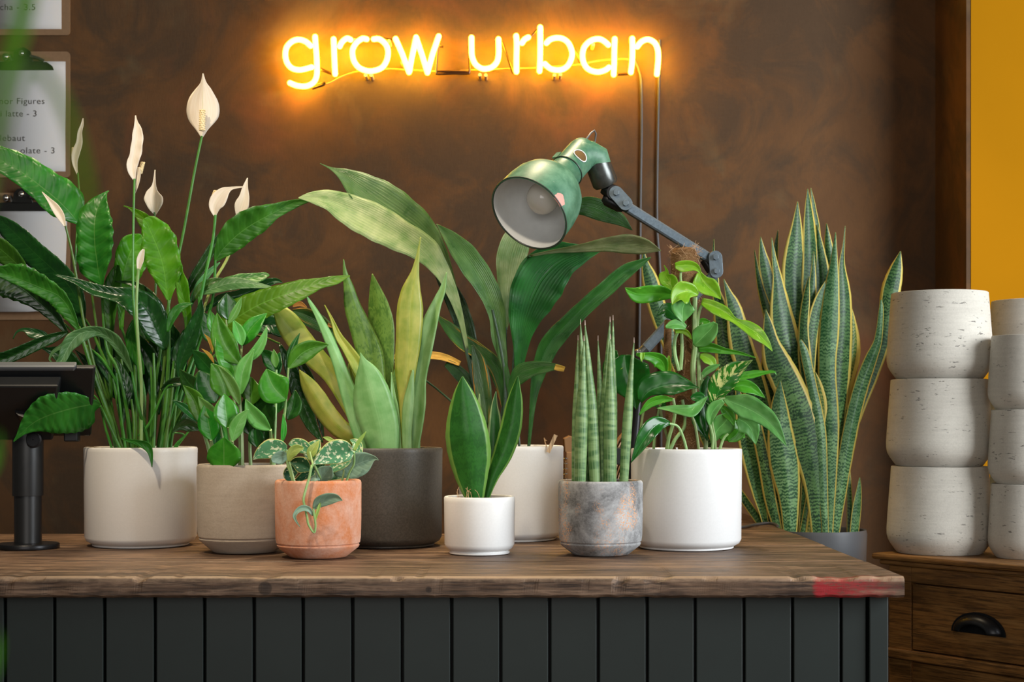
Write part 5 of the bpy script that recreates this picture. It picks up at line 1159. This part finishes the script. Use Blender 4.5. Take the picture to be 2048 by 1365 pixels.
dbox(-.55, .100, e+.008, e+.019, .12, DRZ-.228, 'lower_panel', G['pine'], bevel=.004)
dbox(-.98, S1, e, e+.019, .0, .115, 'plinth', G['pine'])
# cup handle
hs = None
for s in [i*.001 for i in range(-200, 80)]:
    w_ = W(s, e, 1); px = CX+w_.x/w_.y*F
    if abs(px-1956) < 1.0: hs = s; break
hs = -.04 if hs is None else hs
D_h = W(hs, e, 1).y; zh = CAMZ-(1266-CY)/F*D_h; mb = MB(); n1, n2 = 20, 8; hw = .056; hh = .036; ou = -inn
for j in range(n2+1):
    b_ = PI/2*j/n2
    for i in range(n1+1):
        a = PI*i/n1; rr = math.cos(b_)
        mb.v.append(W(hs+math.cos(a)*hw*(.55+.45*rr), e, zh+math.sin(a)*hh*(.45+.55*rr))+ou*(.022*math.sin(b_)))
for j in range(n2):
    for i in range(n1): a = j*(n1+1)+i; mb.face([a, a+1, a+n1+2, a+n1+1])
mb.build('handle', G['blackm'], dr, solid=.002)
mb = MB(); pl = [W(hs+math.cos(PI*k/20)*(hw+.008), e, zh-.003+math.sin(PI*k/20)*(hh+.008)) for k in range(21)]; mb.prism([p+ou*.002 for p in pl], inn*.003); mb.build('handle_plate', G['blackm'], dr, smooth=False)
def stone(cx, D, r, h, zb, lab, grp=None):
    X = (cx-CX)/F*D; mb = MB()
    pr = [(.001, .0), (r*.80, .0), (r*.83, .003), (r*.93, h*.10), (r*.975, h*.15), (r*.997, h*.21), (r*1.0, h*.27), (r*.975, h*.5), (r*.915, h*.975), (r*.912, h*.995), (r*.90, h), (r*.885, h-.002), (r*.875, h-.02), (r*.90, h*.3), (r*.7, .012), (.001, .012)]
    mb.lathe(pr, (X, D, zb), 80); mb.v = [p for p in mb.v]
    tag(mb.build('stone_planter', G['stone']), lab, 'planter', grp)
g = 'stacked pale stone planters'
D1 = 3.24; h1 = .1865; r1 = 103/F*D1
for k, w_ in enumerate(('lowest', 'middle', 'topmost')):
    stone(1879+[0, -1, 0][k], D1, r1*[1, 1.0, 1.0][k], h1, DRZ+.0006+k*(h1+.0003), '%s pale stone planter in the left stack on the pine chest' % w_, g)
D2 = 3.12; h2 = .1535; r2 = .083; cx2 = 1979+r2*F/D2
for k, w_ in enumerate(('lowest', 'middle', 'topmost')):
    stone(cx2, D2, r2, h2, DRZ+.0006+k*(h2+.0003), '%s pale stone planter in the shorter front stack at the right edge' % w_, g)
D3 = 3.45; h3 = .1865
for k, w_ in enumerate(('lowest', 'middle', 'topmost')):
    stone(1978+.108*F/D3, D3, .108, h3, DRZ+.0006+k*(h3+.0003), '%s pale stone planter in the back stack against the ochre wall' % w_, g)
# ------------------------------------------------------------ small things on the counter return
def nb(name, px0, px1, py0, Yd, th, m, lab, cat):
    a, b_ = P(px0, py0, Yd), P(px1, py0, Yd); mb = MB(); mb.box((a.x, Yd, TOPZ+.0006), (b_.x, Yd+th, a.z)); o = mb.build(name, m, smooth=False, bevel=.002); return tag(o, lab, cat)
nbk = empty('wire_bound_notebook', (P(1160, 960, 3.62).x, 3.62, TOPZ), 'brown wire-bound notebook standing between the pale pot and the grey concrete pot', 'notebook')
a, b_ = P(1133, 905, 3.62), P(1212, 905, 3.62); mb = MB(); mb.box((a.x, 3.62, TOPZ+.0006), (b_.x, 3.634, a.z)); mb.build('cover', G['kraft'], nbk, smooth=False, bevel=.001)
mb = MB()
for k in range(18):
    z = TOPZ+.012+k*.0125
    if z > a.z-.004: break
    mb.tube([Vector((a.x-.003+.008*math.cos(q), 3.627+.010*math.sin(q), z)) for q in [2*PI*i/12 for i in range(13)]], .0012, 5, caps=False)
mb.build('wire_binding', G['chrome'], nbk)
tray = empty('desk_tray', (P(1230, 960, 3.46).x, 3.46, TOPZ), 'black desk tray behind the round-spiked plant', 'tray')
a, b_ = P(1196, 896, 3.46), P(1262, 930, 3.46); mb = MB(); mb.box((a.x, 3.46, b_.z), (b_.x, 3.50, a.z)); mb.box((a.x, 3.46, TOPZ+.0006), (a.x+.012, 3.50, b_.z)); mb.box((b_.x-.012, 3.46, TOPZ+.0006), (b_.x, 3.50, b_.z)); mb.build('frame', G['black'], tray, smooth=False, bevel=.002)
mb = MB(); p0 = P(1165, 872, 3.74); mb.prism([P(1130,905,3.74), P(1128,878,3.74), P(1140,872,3.74), P(1160,882,3.74), P(1205,900,3.74), P(1205,925,3.74)], (0, .10, 0)); mb.v = mb.v
bx = mb; z0 = min(v.z for v in bx.v)
mb.box((P(1130,900,3.74).x, 3.745, TOPZ+.0006), (P(1204,900,3.74).x, 3.835, z0+.004)); tag(mb.build('kraft_box', G['kraft'], smooth=False, bevel=.002), 'open brown card box standing behind the notebook', 'box')
rl = empty('kraft_sleeve_bundle', (P(1262, 950, 3.66).x, 3.66, TOPZ), 'bundle of curved kraft cup sleeves standing behind the black desk tray', 'card sleeves')
c0 = P(1262, 925, 3.66)
for k in range(7):
    r_ = .052+k*.0055; mb = MB(); arc = []
    for i in range(15): a = PI*i/14; arc.append((math.cos(a)*r_*.80, math.sin(a)*r_*2.75))
    inn_ = [(x*(1-.0022/r_), z*(1-.0022/r_)) for x, z in arc[::-1]]
    zb = TOPZ+.0006
    mb.prism([Vector((c0.x+x, 3.66-k*.001, zb+z*1.0)) for x, z in arc+inn_], (0, .05, 0)); mb.build('sleeve', G['kraftl' if k % 2 else 'kraft'], rl, smooth=False)
# ------------------------------------------------------------ out of focus foliage close to the camera
fg = empty('foreground_plant', (-.30, .36, .0), 'blurred green plant leaves close to the camera at the upper left', 'plant')
def fl(pts, Yd, mname='lilyb'): leaf(fg, Yd, G[mname], pts, (0, .03), wave=0, cup=.2, tilt=.2)
fl([(-60,900,4,4),(-40,500,5,5),(0,200,9,9),(35,70,17,17),(60,-60,18,18),(80,-260,2,2)], .31)
fl([(-60,560,3,3),(10,260,3,3),(55,140,7,7),(105,170,9,9),(145,260,10,10),(172,370,9,9),(180,440,2,2)], .30)
mb = MB(); mb.tube([Vector((-.30, .36, .0)), Vector((-.28, .34, .6)), P(-260, 1050, .32), P(-60, 900, .31)], .002, 8); mb.build('stem', G['stem'], fg)
fl([(-90,1000,5,5),(-50,960,14,14),(-20,920,12,12),(-8,870,3,3)], .31)
fl([(-90,1500,5,5),(-50,1400,14,14),(-18,1320,12,12),(-6,1270,3,3)], .31)
